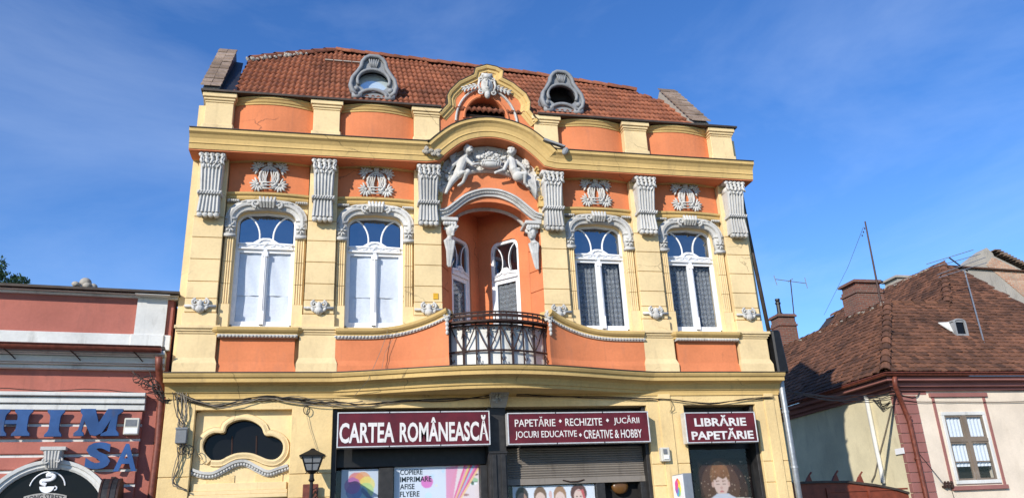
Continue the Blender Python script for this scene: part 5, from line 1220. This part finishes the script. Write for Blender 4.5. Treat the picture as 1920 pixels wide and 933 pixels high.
# cafe logo in the glass
cl = root('cafe_window_logo',tuple(LM@Vector((acx,.0,acz))),'white coffee cup logo with LONG STREET banner in the arched window','window logo')
lx,lz = ql(88,912,.02); k_ = ql(98,912,.02)[0]-lx; k_ /= 10     # metres per pixel
MB().tube([(x,.015,z) for x,z in arc(lx+1*k_,lz-2*k_,33*k_,33*k_,8,172,20)],.010,5).build('logo_ring','white',cl)
MB().prism([(lx-14*k_,lz+1*k_)]+arc(lx,lz+1*k_,14*k_,13*k_,180,360,12)[1:],.012,.022).build('logo_cup','white',cl)
MB().tube([(x,.016,z) for x,z in arc(lx+15*k_,lz-3*k_,4*k_,4*k_,100,-100,8)],.010,5).build('logo_handle','white',cl)
MB().tube([(lx+a*k_,.016,lz+b*k_) for a,b in smooth_path([(-2,4),(-11,8),(-10,13),(4,14),(11,19),(9,24),(-3,23),(2,27),(9,28)],3)],.028,6).build('logo_steam','white',cl)
bn = lambda p: (p[0],p[1],p[2]-.045*((p[0]-lx)/(40*k_))**2)
m = MB(); A_ = [(lx-40*k_+80*k_*i/14,) for i in range(15)]; m.strip([(a[0],lz-12*k_-.045*((a[0]-lx)/(40*k_))**2) for a in A_],[(a[0],lz-27*k_-.045*((a[0]-lx)/(40*k_))**2) for a in A_],.010,.02); m.build('logo_banner',simple('banner_grey',(.36,.34,.31),.5),cl)
text('LONG STREET',lx-35*k_,lx+35*k_,lz-25*k_,lz-14.5*k_,.010,'black',cl,off=.006,depth=.004,fn=bn)
# letters HIM / SA
def letter_sign(name,label,letters):
    r_ = root(name,tuple(LM@Vector((letters[0][1],-.14,letters[0][3]))),label,'sign letters')
    for ch,x0,x1,z0,z1 in letters:
        if ch in 'SA': text(ch,x0,x1,z0,z1,-.12,'blue',r_,name='letter',off=.045 if ch=='S' else .03,depth=.035)
        else:
            h = z1-z0; sf = h*.13; m = MB()
            def stem(a,b,l0,l1,lo=True,hi=True):      # slab-serif stem: waist between flared feet
                w = b-a; f = w*.34
                return [(a-f,l0),(b+f,l0),(b+f*.9,l0+sf*.7),(b+.01,l0+sf*1.5),(b,l0+sf*2.2),(b,l1-sf*2.2),(b+.01,l1-sf*1.5),(b+f*.9,l1-sf*.7),(b+f,l1),(a-f,l1),(a-f*.9,l1-sf*.7),(a-.01,l1-sf*1.5),(a,l1-sf*2.2),(a,l0+sf*2.2),(a-.01,l0+sf*1.5),(a-f*.9,l0+sf*.7)]
            W_ = x1-x0
            if ch=='I': m.prism(stem(x0+W_*.2,x1-W_*.2,z0,z1),-.155,-.12)
            if ch=='H':
                m.prism(stem(x0+W_*.09,x0+W_*.36,z0,z1),-.155,-.12); m.prism(stem(x1-W_*.36,x1-W_*.09,z0,z1),-.155,-.12); m.box(x0+W_*.34,x1-W_*.34,-.15,-.125,z0+h*.44,z0+h*.60)
            if ch=='M':
                m.prism([(x0,z0),(x0+W_*.23,z0),(x0+W_*.21,z0+sf),(x0+W_*.17,z0+sf*1.4),(x0+W_*.20,z0+h*.52),(x0+W_*.36,z0+h*.03),(x0+W_*.47,z0),(x0+W_*.60,z0+h*.10),(x0+W_*.745,z0+h*.55),(x0+W_*.70,z0+sf*1.4),(x0+W_*.58,z0+sf*.7),(x0+W_*.57,z0),(x1-W_*.03,z0),(x1-W_*.04,z0+sf*.8),(x1-W_*.11,z0+sf*1.8),(x1-W_*.10,z1-sf*1.8),(x1,z1-sf*.8),(x1,z1),(x0+W_*.66,z1),(x0+W_*.505,z0+h*.50),(x0+W_*.40,z1),(x0+W_*.08,z1),(x0+W_*.09,z1-sf),(x0+W_*.14,z1-sf*1.8),(x0+W_*.085,z0+sf*1.8),(x0+W_*.0,z0+sf*.9)],-.155,-.12)
            m.build('letter','blue',r_,bevel=.006)
        xm = (x0+x1)/2
        MB().tube([(xm,-.125,(z0+z1)/2),(xm,.0,(z0+z1)/2)],.012,5).build('letter_stud','iron',r_)
    return r_
def lr(x0,y1,x1,y0): a,b = ql(x0,y0,-.14),ql(x1,y1,-.14); return a[0],b[0],a[1],b[1]
letter_sign('blue_letter_sign','weathered blue slab serif metal letters H I M on the pink wall',[('H',)+lr(-24,767,64,817),('I',)+lr(82,768,123,818),('M',)+lr(137,766,232,817)])
letter_sign('blue_letter_sign','weathered blue sans serif metal letters S A above the arched window',[('S',)+lr(157,828,211,879),('A',)+lr(212,831,261,883)])
ax,az = ql(248,800,-.05); ab = root('alarm_box',tuple(LM@Vector((ax,-.05,az))),'beige alarm box right of the letter M on the pink wall','alarm box')
MB().box(ax-.11,ax+.11,-.16,-.04,az-.13,az+.13).build('case','plastic',ab,bevel=.012); MB().box(ax-.09,ax+.07,-.166,-.15,az+.0,az+.10).build('speaker_grille','greybox',ab); MB().box(ax-.09,ax+.09,-.164,-.15,az-.11,az-.03).build('label_plate','lightbox',ab)
# round projecting sign seen from its edge
rx,rz = ql(208,925,-.45); rs_ = root('round_projecting_sign',tuple(LM@Vector((rx,-.4,rz))),'dark round projecting sign seen edge on below the letter A','sign')
def disc(xc,r,t): 
    R_ = [[(xc+dx,-.42+r*math.cos(a),rz-.12+r*math.sin(a)) for a in [2*math.pi*j/24 for j in range(24)]] for dx in (-t/2,t/2)]; return MB().rings(R_)
disc(rx,.34,.20).build('sign_drum','blackwood',rs_,bevel=.01); disc(rx-.115,.345,.03).build('drum_rim','iron',rs_); disc(rx+.115,.345,.03).build('drum_rim','iron',rs_); disc(rx+.0,.35,.03).build('drum_rim','iron',rs_)
MB().box(rx-.03,rx+.03,-.42,.02,rz+.20,rz+.25).build('sign_arm','iron',rs_)
# cables where the two buildings meet
cc = root('cable_tangle',tuple(LM@Vector((-.3,-.1,3.9))),'tangle of loose black wires round the brown downpipe between the buildings','cables'); rr = random.Random(31)
for k in range(9):
    pts = [ql3(245+rr.uniform(0,40),690+rr.uniform(0,35),-.08),ql3(285+rr.uniform(-8,8),715+rr.uniform(-15,15),-.16),ql3(305+rr.uniform(-10,10),735+rr.uniform(-15,20),-.20),ql3(330+rr.uniform(-8,6),745+rr.uniform(-12,20),-.18)]
    MB().tube(wob(pts,.012,rr),.007,5).build('cable','cable',cc)
MB().tube(wob([ql3(0,727,-.05),ql3(90,731,-.06),ql3(180,730,-.05),ql3(270,736,-.06),ql3(300,738,-.18)],.006,rr),.007,5).build('cable','cable',cc)
pts = [ql3(256+7*math.cos(a),709+9*math.sin(a),-.06) for a in [i*.6 for i in range(11)]]; MB().tube(pts,.006,5).build('cable','cable',cc)
# bit of roof ornament behind the parapet
fx,fz = ql(160,530,.6); m = MB(); rr = random.Random(3)
for k in range(14): m.blob((fx+rr.uniform(-.14,.14),.6+rr.uniform(-.1,.1),fz-.12+rr.uniform(-.05,.08)),(.07,.07,.05),(rr.random(),rr.random(),0),7,5)
m.blob((fx,.6,fz-.0),(.10,.10,.09)); m.build('roof_finial','mortar',LB,smooth=True)
CUR[0] = None

# ================================================================== house on the right
E0 = Vector((10.52,3.55,5.057)); H = root('tiled_corner_house',(10.95,4.0,0),'cream house with steep brown tiled roof across the alley on the right','house')
HX, HY = 10.97, 4.0; c45 = math.sqrt(.5)
MB().box(HX-.012,HX+.2,HY+.02,14,.05,4.84).build('side_wall','cream2',H)
# eaves: boxed cornice, gutter
m = MB(); m.box(HX-.40,24,HY-.40,14,4.86,4.97); m.box(HX-.22,24,HY-.22,14,4.74,4.86); m.box(HX-.10,24,HY-.10,14,4.66,4.74); m.build('eaves_cornice','edge' if False else 'mauve',H,bevel=.01)
m = MB(); 
R_ = []
def gut(p,d_): return [tuple(Vector(p)+d_*(.075*math.cos(a))+Vector((0,0,.075*math.sin(a)))) for a in [math.pi+math.pi*k/8 for k in range(9)]]
R_ = [gut((24,3.52,5.03),Vector((0,-1,0))),gut((10.50,3.52,5.03),Vector((-.7,-.7,0))),gut((10.50,14,5.03),Vector((-1,0,0)))]
hg = root('house_gutter',(10.5,3.5,5.0),'brown gutter round the eaves of the cream house with its corner downpipe','gutter')
MB().rings(R_,False,False).build('trough','brownpipe',hg,smooth=True)
m = MB(); m.tube([(24,3.44,5.03),(10.44,3.44,5.03),(10.44,14,5.03)],.016,6); m.build('gutter_bead','brownpipe',hg)
dpp = [q3(1677,705,3.55),q3(1678,722,3.6),q3(1690,752,3.86),(HX+.20,3.88,3.9),(HX+.22,3.88,2.0),(HX+.22,3.88,.1)]
MB().tube(dpp,.06,10).build('downpipe','brownpipe',hg,smooth=True)
for z in (4.0,3.0): MB().lathe((HX+.2,3.88,z),[(.062,-.02),(.072,-.02),(.072,.02),(.062,.02)],10).build('pipe_clip','brownpipe',hg)
# roof planes
Ff = dict(o=E0.copy(),u=Vector((1,0,0)),v=Vector((0,c45,c45)),n=Vector((0,-c45,c45)))
Fl = dict(o=E0.copy(),u=Vector((0,-1,0)),v=Vector((c45,0,c45)),n=Vector((-c45,0,c45)))
tA = 2.62; A1 = E0+Vector((tA,tA,tA)); B1 = Vector((15.2,A1.y,A1.z)); tC = 2.02; C1 = B1+Vector((tC+.05,tC,tC))
VG = [onplane(x,y,E0,Ff['n']) for x,y in ((1990,612),(1925,574),(1880,550),(1830,522),(1800,506))]      # verge below the gable wall
rf = MB().prismf([E0-Ff['n']*.06,Vector((26,E0.y,E0.z))-Ff['n']*.06,Vector((26,VG[0].y-.6,VG[0].z-.6))-Ff['n']*.06]+[p-Ff['n']*.06 for p in VG]+[C1-Ff['n']*.06,B1-Ff['n']*.06,A1-Ff['n']*.06],-Ff['n']*.05).build('roof','edge',H)
MB().prismf([E0-Fl['n']*.06,A1-Fl['n']*.06,Vector((A1.x,14,A1.z))-Fl['n']*.06,Vector((E0.x,14,E0.z))-Fl['n']*.06],-Fl['n']*.05).build('roof_deck','edge',rf)
w2 = math.sqrt(2)
polyF = [(0,0),(15.4,0),(15.4,(VG[0].z-.6-E0.z)*w2)]+[(p.x-E0.x,(p.z-E0.z)*w2) for p in VG]+[(C1.x-E0.x,(C1.z-E0.z)*w2),(B1.x-E0.x,tA*w2),(tA,tA*w2)]
skyw = onplane(1795,622,E0,Ff['n']); su, sv = skyw.x-E0.x, (skyw.z-E0.z)*w2
lay_tiles(rf,'oldtile',E0,Ff['u'],Ff['v'],Ff['n'],polyF,.18,.175,plain,170,.012,14,skip=lambda a,b: abs(a-su)<.20 and -.1<b-sv+.22<.42,stag=.5)
polyL = [(0,0),(-tA,tA*w2),(-9.5,tA*w2),(-9.5,0)]
lay_tiles(rf,'oldtile',E0,Fl['u'],Fl['v'],Fl['n'],polyL,.18,.175,plain,130,.012,15,stag=.5)
# higher slope behind, facing the alley
Gn = Vector((-c45,0,c45)); Gv = Vector((c45,0,c45)); MB().prismf([B1-Gn*.06+Vector((-1.6,0,-1.6)),C1-Gn*.06,C1+Vector((0,7,0))-Gn*.06,B1+Vector((-1.6,9,-1.6))-Gn*.06],-Gn*.05).build('roof_deck','edge',rf)
lay_tiles(rf,'oldtile',B1,Vector((0,-1,0)),Gv,Gn,[(1.0,-2.0),(0,0),(-tC,tC*w2),(-8,tC*w2),(-8,-2.0)],.18,.175,plain,0,.012,16,stag=.5)
m = MB().prismf([A1+Vector((0,.02,-.02)),B1+Vector((0,.02,-.02)),B1+Vector((0,4,-4)),A1+Vector((0,4,-4))],Vector((0,0,-.05))); m.build('rear_slope','oldtile',rf)
m = MB().prismf([A1+Vector((.02,0,-.02)),A1+Vector((.02,8,-.02)),A1+Vector((3,8,-3)),A1+Vector((3,0,-3))],Vector((0,0,-.05))); m.build('rear_slope','oldtile',rf)
m = MB().prismf([C1+Vector((.02,0,-.02)),C1+Vector((.02,7,-.02)),C1+Vector((9,7,-.3)),C1+Vector((9,0,-.3))],Vector((0,0,-.05))); m.build('rear_slope','oldtile',rf)
ridge_tiles(rf,[E0+Vector((.0,.0,.02)),A1],.13,'oldtile',.36,'hip_tile',3)
ridge_tiles(rf,[A1,B1],.10,'oldtile',.38,'ridge_tile',4); ridge_tiles(rf,[A1,Vector((A1.x,13.8,A1.z))],.11,'oldtile',.38,'ridge_tile',5)
ridge_tiles(rf,[B1,C1],.13,'oldtile',.36,'hip_tile',6); ridge_tiles(rf,[C1,C1+Vector((0,6.5,0))],.11,'oldtile',.4,'ridge_tile',7)
# mortar along hips and verge
m = MB(); rr = random.Random(12)
for (a,b) in ((A1,Vector((A1.x,11,A1.z))),(C1,C1+Vector((0,5,0))),(A1,B1)):
    for k in range(40): p = a.lerp(b,rr.random()); m.blob(p+Vector((rr.uniform(-.1,.0),0,rr.uniform(-.08,.02))),(.07,.08,.03),(rr.random()*.5,rr.random()*.5,rr.random()*3),6,4)
m.build('ridge_mortar','mortar',rf)
# skylight
T = frame_mat(E0+Ff['u']*su+Ff['v']*(sv-.2),Ff['u'],Ff['v'],Ff['n']); CUR[0] = T
sk = MB(); sk.box(-.17,-.13,-.02,.36,0,.16); sk.box(.13,.17,-.02,.36,0,.16); sk.box(-.17,.17,-.02,.02,0,.10)
CUR[0] = Matrix.Translation(E0+Ff['u']*su+Ff['v']*(sv-.22))
m = MB(); m.box(-.20,.20,-.02,.5,0,.06); m.box(-.20,-.15,-.02,.3,.06,.42); m.box(.15,.20,-.02,.3,.06,.42); m.tube([(x,.0,z) for x,z in arc(0,.40,.18,.08,180,0,8)],.03,6); m.box(-.2,.2,.0,.6,.40,.46)
dw = m.build('roof_window','zinc',rf); MB().box(-.15,.15,.03,.035,.06,.42).build('pane','glasslow',dw)
CUR[0] = None
pt_ = onplane(1773,617,E0,Ff['n'])+Ff['n']*.05; MB().prismf([pt_+Vector((-.28,-.05,.12)),pt_+Vector((.12,-.05,.14)),pt_+Vector((.16,-.15,-.22)),pt_+Vector((.02,-.12,-.14))],Ff['n']*.02).build('mortar_patch','greywhite',rf)
# gable parapet at the far right
gp = [q3(x,y,8.3) for x,y in ((1786,523),(1800,505),(1826,482),(1850,464),(1861,474),(1864,480),(1885,490),(1925,510),(1990,545),(1990,690),(1925,640),(1880,610),(1830,570),(1800,545))]
gw = MB().prismf(gp,(0,.5,0)).build('gable_wall','mortar',H)
bp = [q3(x,y,8.28) for x,y in ((1850,497),(1861,482),(1885,493),(1925,513),(1990,548),(1990,605),(1925,560),(1890,530))]
MB().prismf(bp,(0,.04,0)).build('exposed_brick','brickpale',gw)
m = MB(); rr = random.Random(2)
cpts = resample([q3(x,y,8.4) for x,y in ((1862,474),(1885,486),(1925,506),(1990,541))],22)
for p in cpts: m.box(p[0]-.13,p[0]+.13,8.15,8.75,p[2]-.01+rr.uniform(0,.03),p[2]+.05)
m.build('gable_coping','capt',gw)
# chimneys
def chimney(px,py0,py1,Y,w,d,label,flue=False,low=False):
    x,z1 = q(px,py0,Y); z0 = q(px,py1,Y)[1]-1.2; r_ = root('chimney',(x,Y+d/2,z0),label,'chimney')
    m = MB(); m.box(x-w/2,x+w/2,Y,Y+d,z0,z1-.28); m.box(x-w*.46,x+w*.46,Y+.03,Y+d-.03,z1-.28,z1-.1); m.build('stack','brick' if not low else 'mortar',r_)
    m = MB(); m.box(x-w*.56,x+w*.56,Y-.05,Y+d+.05,z1-.10,z1-.04); m.box(x-w*.52,x+w*.52,Y-.03,Y+d+.03,z1-.04,z1); m.box(x-w*.54,x+w*.54,Y-.04,Y+d+.04,z1-.45,z1-.38); m.build('chimney_cap','brick' if not low else 'mortar',r_)
    if flue: m = MB(); m.lathe((x-.08,Y+d/2,z1),[(.11,0),(.11,.10),(.08,.12),(.075,.45),(.10,.46),(.10,.52),(.07,.54),(.09,.60),(.09,.66)],10); m.build('flue','black',r_,smooth=False)
    return r_
chimney(1626,524,592,8.2,.98,.8,'wide red brick chimney with corbelled cap beside the mast')
chimney(1474,588,655,12.0,.70,.6,'narrow red brick chimney with metal flue at the far left of the tiled roof',True)
chimney(1703,516,545,11.5,1.1,.8,'low crumbling chimney stack behind the upper ridge',False,True)
# mast, aerials
def vert(px0,py0,px1,py1,Y): a,b = q3(px0,py0,Y),q3(px1,py1,Y); return Vector(a),Vector(b)
a,b = vert(1651,566,1622,415,6.6); ms = root('roof_mast',tuple(a),'tall thin metal mast standing on the roof hip beside the brick chimney','mast'); MB().tube([a-Vector((0,0,.4)),b],[.035,.022],7).build('pole','iron',ms)
gw_ = [Vector(q3(1619,425,6.7)),Vector(q3(1590,500,9)),Vector(q3(1545,590,12))]; MB().tube([tuple(p) for p in gw_],.006,4).build('stay_wire','greywire',ms)
m = MB(); p = b; [m.blob(p-Vector((.03*k,-.05*k,.12+.10*k)),(.02,.02,.035),None,6,4) for k in range(4)]; m.build('insulators','iron',ms)
a,b = vert(1486,590,1482,524,12.2); an = root('yagi_aerial',tuple(a),'small aerial with two crossbars above the narrow brick chimney','aerial'); MB().tube([a-Vector((0,0,.8)),b],.02,6).build('pole','iron',an)
for i,(x0,y0,x1,y1) in enumerate(((1453,523,1512,531),(1451,516,1457,534),(1509,520,1514,540),(1478,528,1486,522))): MB().tube([q3(x0,y0,12.2),q3(x1,y1,12.2)],.016,5).build('crossbar','galv',an)
a,b = vert(1843,640,1783,482,6.0); an = root('yagi_aerial',tuple(a),'large multi element aerial leaning over the tiled front slope','aerial'); MB().tube([tuple(onplane(1846,645,E0,Ff['n'])),q3(1812,520,6.2),q3(1808,505,6.2)],.022,6).build('pole','galv',an)
MB().tube([q3(1780,483,5.6),q3(1814,508,6.3)],.022,6).build('boom','iron',an)
for x0,y0,x1,y1 in ((1737,495,1825,468),(1749,501,1838,476),(1757,515,1848,482),(1760,520,1850,492)): MB().tube([q3(x0,y0,5.9),q3(x1,y1,5.9)],.011,5).build('crossbar','galv',an)
# quoins
for k in range(14):
    z1_ = 4.55-.235*k; MB().box(HX-.025,HX+.62,HY-.03,HY+.1,z1_-.222,z1_).build('quoin','mauve',H,bevel=.008)
MB().box(HX-.03,HX+.95,HY-.012,HY+.1,4.57,4.74).build('corner_frieze','mauve',H)
# window of the house
wx0,wz1 = q(1757,772,HY); wx1 = q(1845,772,HY)[0]; wz0 = q(1860,905,HY)[1]; wx0,wx1 = wx0+.06,wx0+1.38
MB().box(HX,wx0+.02,HY,14,.05,4.86).build('wall','cream',H); MB().box(wx1-.02,24,HY,14,.05,4.86).build('wall','cream',H)
MB().box(wx0+.02,wx1-.02,HY,HY+.4,.05,wz0+.02).build('wall','cream',H); MB().box(wx0+.02,wx1-.02,HY,HY+.4,wz1-.02,4.86).build('wall','cream',H)
hwn = MB(); t=.09
for a_ in ((wx0-.0,wx1,wz1-t,wz1),(wx0,wx1,wz0,wz0+t),(wx0,wx0+t,wz0+t,wz1-t),(wx1-t,wx1,wz0+t,wz1-t)): hwn.box(a_[0],a_[1],HY-.05,HY+.1,a_[2],a_[3])
hw_ = hwn.build('window','greywhite',H,bevel=.01); zm = wz0+(wz1-wz0)*.60; xm = (wx0+wx1)/2
m = MB(); m.box(wx0+t,wx1-t,HY-.04,HY+.06,zm-.04,zm+.04); m.box(xm-.045,xm+.045,HY-.045,HY+.06,wz0+t,wz1-t); m.build('mullion','oldwood',hw_)
for s in (0,1):
    xa,xb = (wx0+t,xm-.045) if s==0 else (xm+.045,wx1-t)
    for za,zb_ in ((wz0+t,zm-.04),(zm+.04,wz1-t)):
        m = MB(); k_=.045; m.box(xa,xa+k_,HY-.02,HY+.03,za,zb_); m.box(xb-k_,xb,HY-.02,HY+.03,za,zb_); m.box(xa+k_,xb-k_,HY-.02,HY+.03,za,za+k_); m.box(xa+k_,xb-k_,HY-.02,HY+.03,zb_-k_,zb_); m.build('casement','oldwood',hw_)
        MB().box(xa+k_,xb-k_,HY+.0,HY+.004,za+k_,zb_-k_).build('pane','glass',hw_)
    MB().box(xa+.04,xb-.04,HY-.015,HY+.02,wz0+.52,wz0+.545).build('glazing_bar','oldwood',hw_)
    for za,zb_ in ((wz0+.42,zm),(zm,wz1)):
        v=[];f=[]
        for j in range(2):
            for i in range(25): v.append((xa+(xb-xa)*i/24,HY+.05+.012*math.sin(i*1.3+s),za+(zb_-za)*j))
        for i in range(24): f.append((i,i+1,25+i+1,25+i))
        MB().add(v,f).build('curtain','curtain',hw_,smooth=True)
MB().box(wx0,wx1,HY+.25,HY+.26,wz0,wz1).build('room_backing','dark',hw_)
m = MB(); m.box(wx0-.14,wx0-.06,HY-.02,HY+.05,wz0-.1,4.5); m.box(wx1+.06,wx1+.14,HY-.02,HY+.05,wz0-.1,4.5); m.box(wx0-.2,wx1+.2,HY-.06,HY+.05,4.50,4.60); m.box(wx0-.14,wx1+.14,HY-.08,HY+.05,wz0-.14,wz0-.04); m.build('window_trim','mauve',hw_,bevel=.006)
# pipes on the alley wall
XW = HX-.03
pp_ = [onX(x,y,XW) for x,y in ((1500,765),(1560,745),(1600,733),(1618,729),(1626,738),(1634,775),(1645,830),(1656,880),(1660,905))]
pr2 = root('white_vent_pipe',tuple(pp_[-1]),'chipped white pipe bending down the alley wall of the cream house','pipe'); MB().tube([tuple(p-Vector((.06,0,0))) for p in smooth_path([tuple(p) for p in pp_],3) and [Vector(p) for p in smooth_path([tuple(p) for p in pp_],3)]],.055,8).build('pipe_run','greywhite',pr2,smooth=True)
cw = root('wall_conduit',tuple(onX(1660,800,XW)),'thin bent conduit running down the alley wall near the quoins','conduit'); MB().tube([tuple(onX(x,y,XW-.02)) for x,y in ((1672,760),(1660,810),(1648,855),(1640,890),(1634,902))],.018,6).build('conduit_run','greywire',cw)
hp = onX(1687,845,XW-.01); tag(MB().box(hp.x-.012,hp.x+.005,hp.y-.16,hp.y+.16,hp.z-.07,hp.z+.07).build('house_number_plate','lightbox'),'small white plate on the alley wall beside the quoins','plate')
wr = root('overhead_cables',(8,2,4.5),'bundle of black cables strung from the ornate building to the house corner','cables'); rr = random.Random(17)
for k in range(5): MB().tube([tuple(Vector(p)+Vector((0,0,rr.gauss(0,.01)))) for p in sag((5.5,.3,4.05+.02*k),(HX+.02,HY-.06,4.62-.03*k),.10+.03*k,14)],.010,5).build('cable','cable',wr)
for k in range(5): 
    s0 = onX(1640+rr.uniform(-5,10),745+rr.uniform(0,12),XW-.03); MB().tube([tuple(s0),tuple(onX(1655,760+rr.uniform(-5,10),XW-.05)),(HX+.05,HY-.06,4.55-.05*k)],.010,5).build('cable','cable',wr)
hc = root('house_wall_cable',(12,HY-.05,4.5),'black cable running below the eaves of the cream house front','cables')
MB().tube(wob([(HX+.1,HY-.05,4.55),(HX+.6,HY-.05,4.50),(HX+.9,HY-.05,4.72),(HX+2,HY-.05,4.69),(HX+4,HY-.05,4.66),(HX+8,HY-.05,4.66)],.005,rr),.012,5).build('cable','cable',hc); MB().tube(wob([(HX+.1,HY-.05,4.42),(HX+1.2,HY-.05,4.38),(HX+3,HY-.05,4.36),(HX+8,HY-.05,4.36)],.006,rr),.010,5).build('cable','cable',hc)
ins = Vector(q3(1776,905,HY-.05)); ii = root('insulator_bracket',tuple(ins),'rusty bracket with three insulators on the wall below the window corner','bracket')
for k in range(3): MB().lathe((ins.x-.08+.09*k,ins.y-.03,ins.z-.05),[(.03,-.06),(.035,.0),(.03,.03),(.04,.05),(.02,.10)],8).build('insulator','iron',ii)
MB().box(ins.x-.13,ins.x+.15,ins.y-.04,ins.y+.05,ins.z-.10,ins.z-.05).build('bracket_bar','iron',ii); MB().tube([tuple(ins+Vector((-.1,-.03,-.05))),(HX+.35,HY-.05,3.1),(HX+.25,HY-.05,3.6)],.008,5).build('lead_wire','cable',ii); MB().tube([tuple(ins+Vector((.05,-.03,-.1))),tuple(ins+Vector((.12,-.02,-.7)))],.008,5).build('lead_wire','cable',ii)
# gate closing the alley
GYY = 3.7; gl = q(1490,905,GYY); gr_ = q(1703,925,GYY)
gt_ = root('alley_gate',((gl[0]+gr_[0])/2,GYY,0),'rust red sheet metal gate with arched top closing the alley','gate')
tops = [(gl[0]-3.2,gl[1]-.35)]+[(gl[0]-1.6,gl[1]-.03)]+[q(x,y,GYY) for x,y in ((1490,905),(1540,903),(1590,903),(1640,909),(1680,917),(1703,924))]
MB().prism(tops+[(gr_[0],.1),(gl[0]-3.2,.1)],GYY,GYY+.05).build('gate_leaf','rustgate',gt_)
m = MB(); m.sweepA(tops,[(-.06,-.02),(.06,-.02),(.06,.03),(-.06,.03)],GYY+.01); m.build('top_rail','edge',gt_)
for x_ in (1552,1629): 
    gx = q(x_,925,GYY)[0]; MB().box(gx-.035,gx+.035,GYY-.03,GYY+.01,.1,q(x_,914,GYY)[1]).build('stile','rustgate',gt_)
MB().box(q(1552,925,GYY)[0],gr_[0],GYY-.025,GYY+.01,q(1600,917,GYY)[1]-.04,q(1600,917,GYY)[1]).build('rail','rustgate',gt_)
for x_,y_ in ((1517,893),(1567,890),(1613,892)):
    a_ = Vector(q3(x_,y_+14,GYY)); m = MB(); m.hexa([(a_.x-.10,GYY-.02,a_.z),(a_.x+.10,GYY-.02,a_.z),(a_.x+.10,GYY+.06,a_.z),(a_.x-.10,GYY+.06,a_.z)],[(a_.x-.01,GYY,a_.z+.16),(a_.x+.06,GYY,a_.z+.20),(a_.x+.06,GYY+.04,a_.z+.20),(a_.x-.01,GYY+.04,a_.z+.16)]); m.tube([(a_.x+.02,GYY+.02,a_.z+.17),(a_.x+.12,GYY+.02,a_.z+.27)],.02,6); m.build('gate_spike','rustgate',gt_)
# ================================================================== tree behind the pink building
tr = root('broadleaf_tree',(-14.6,14,0),'dark green tree crown showing above the pink parapet at the left edge','tree')
tc_ = Vector(q3(-25,535,14.0)); base = Vector((tc_.x,14,0)); rr = random.Random(44)
m = MB(); m.tube([base,(tc_.x+.1,14,3.5),(tc_.x,14.1,6.0),(tc_.x-.1,14,tc_.z)],[.32,.26,.18,.06],9)
for k in range(9):
    a = rr.uniform(0,6.28); z = rr.uniform(4.8,7.5); e = Vector((tc_.x+1.5*math.cos(a),14+1.5*math.sin(a),z+rr.uniform(.6,1.4))); m.tube([(tc_.x,14,z),((tc_.x+e.x)/2,(14+e.y)/2,z+.4),e],[.10,.07,.02],6)
m.build('trunk','bark',tr)
lv = MB(); cl_ = [(Vector((tc_.x+rr.gauss(0,.85),14+rr.gauss(0,.85),tc_.z-.55+rr.gauss(0,.55))),rr.uniform(.28,.5)) for _ in range(34)]
for c_,rad in cl_:
    for k in range(230):
        d = Vector((rr.gauss(0,1),rr.gauss(0,1),rr.gauss(0,1))).normalized()*rad*rr.uniform(.5,1.1); p = c_+d; s_ = rr.uniform(.04,.075)
        a = Vector((rr.gauss(0,1),rr.gauss(0,1),rr.gauss(0,1))).normalized(); b = a.orthogonal().normalized()
        lv.add([p-a*s_,p+b*s_*.5,p+a*s_,p-b*s_*.5],[(0,1,2,3)])
kind(lv.build('crown','leaf',tr),'stuff')
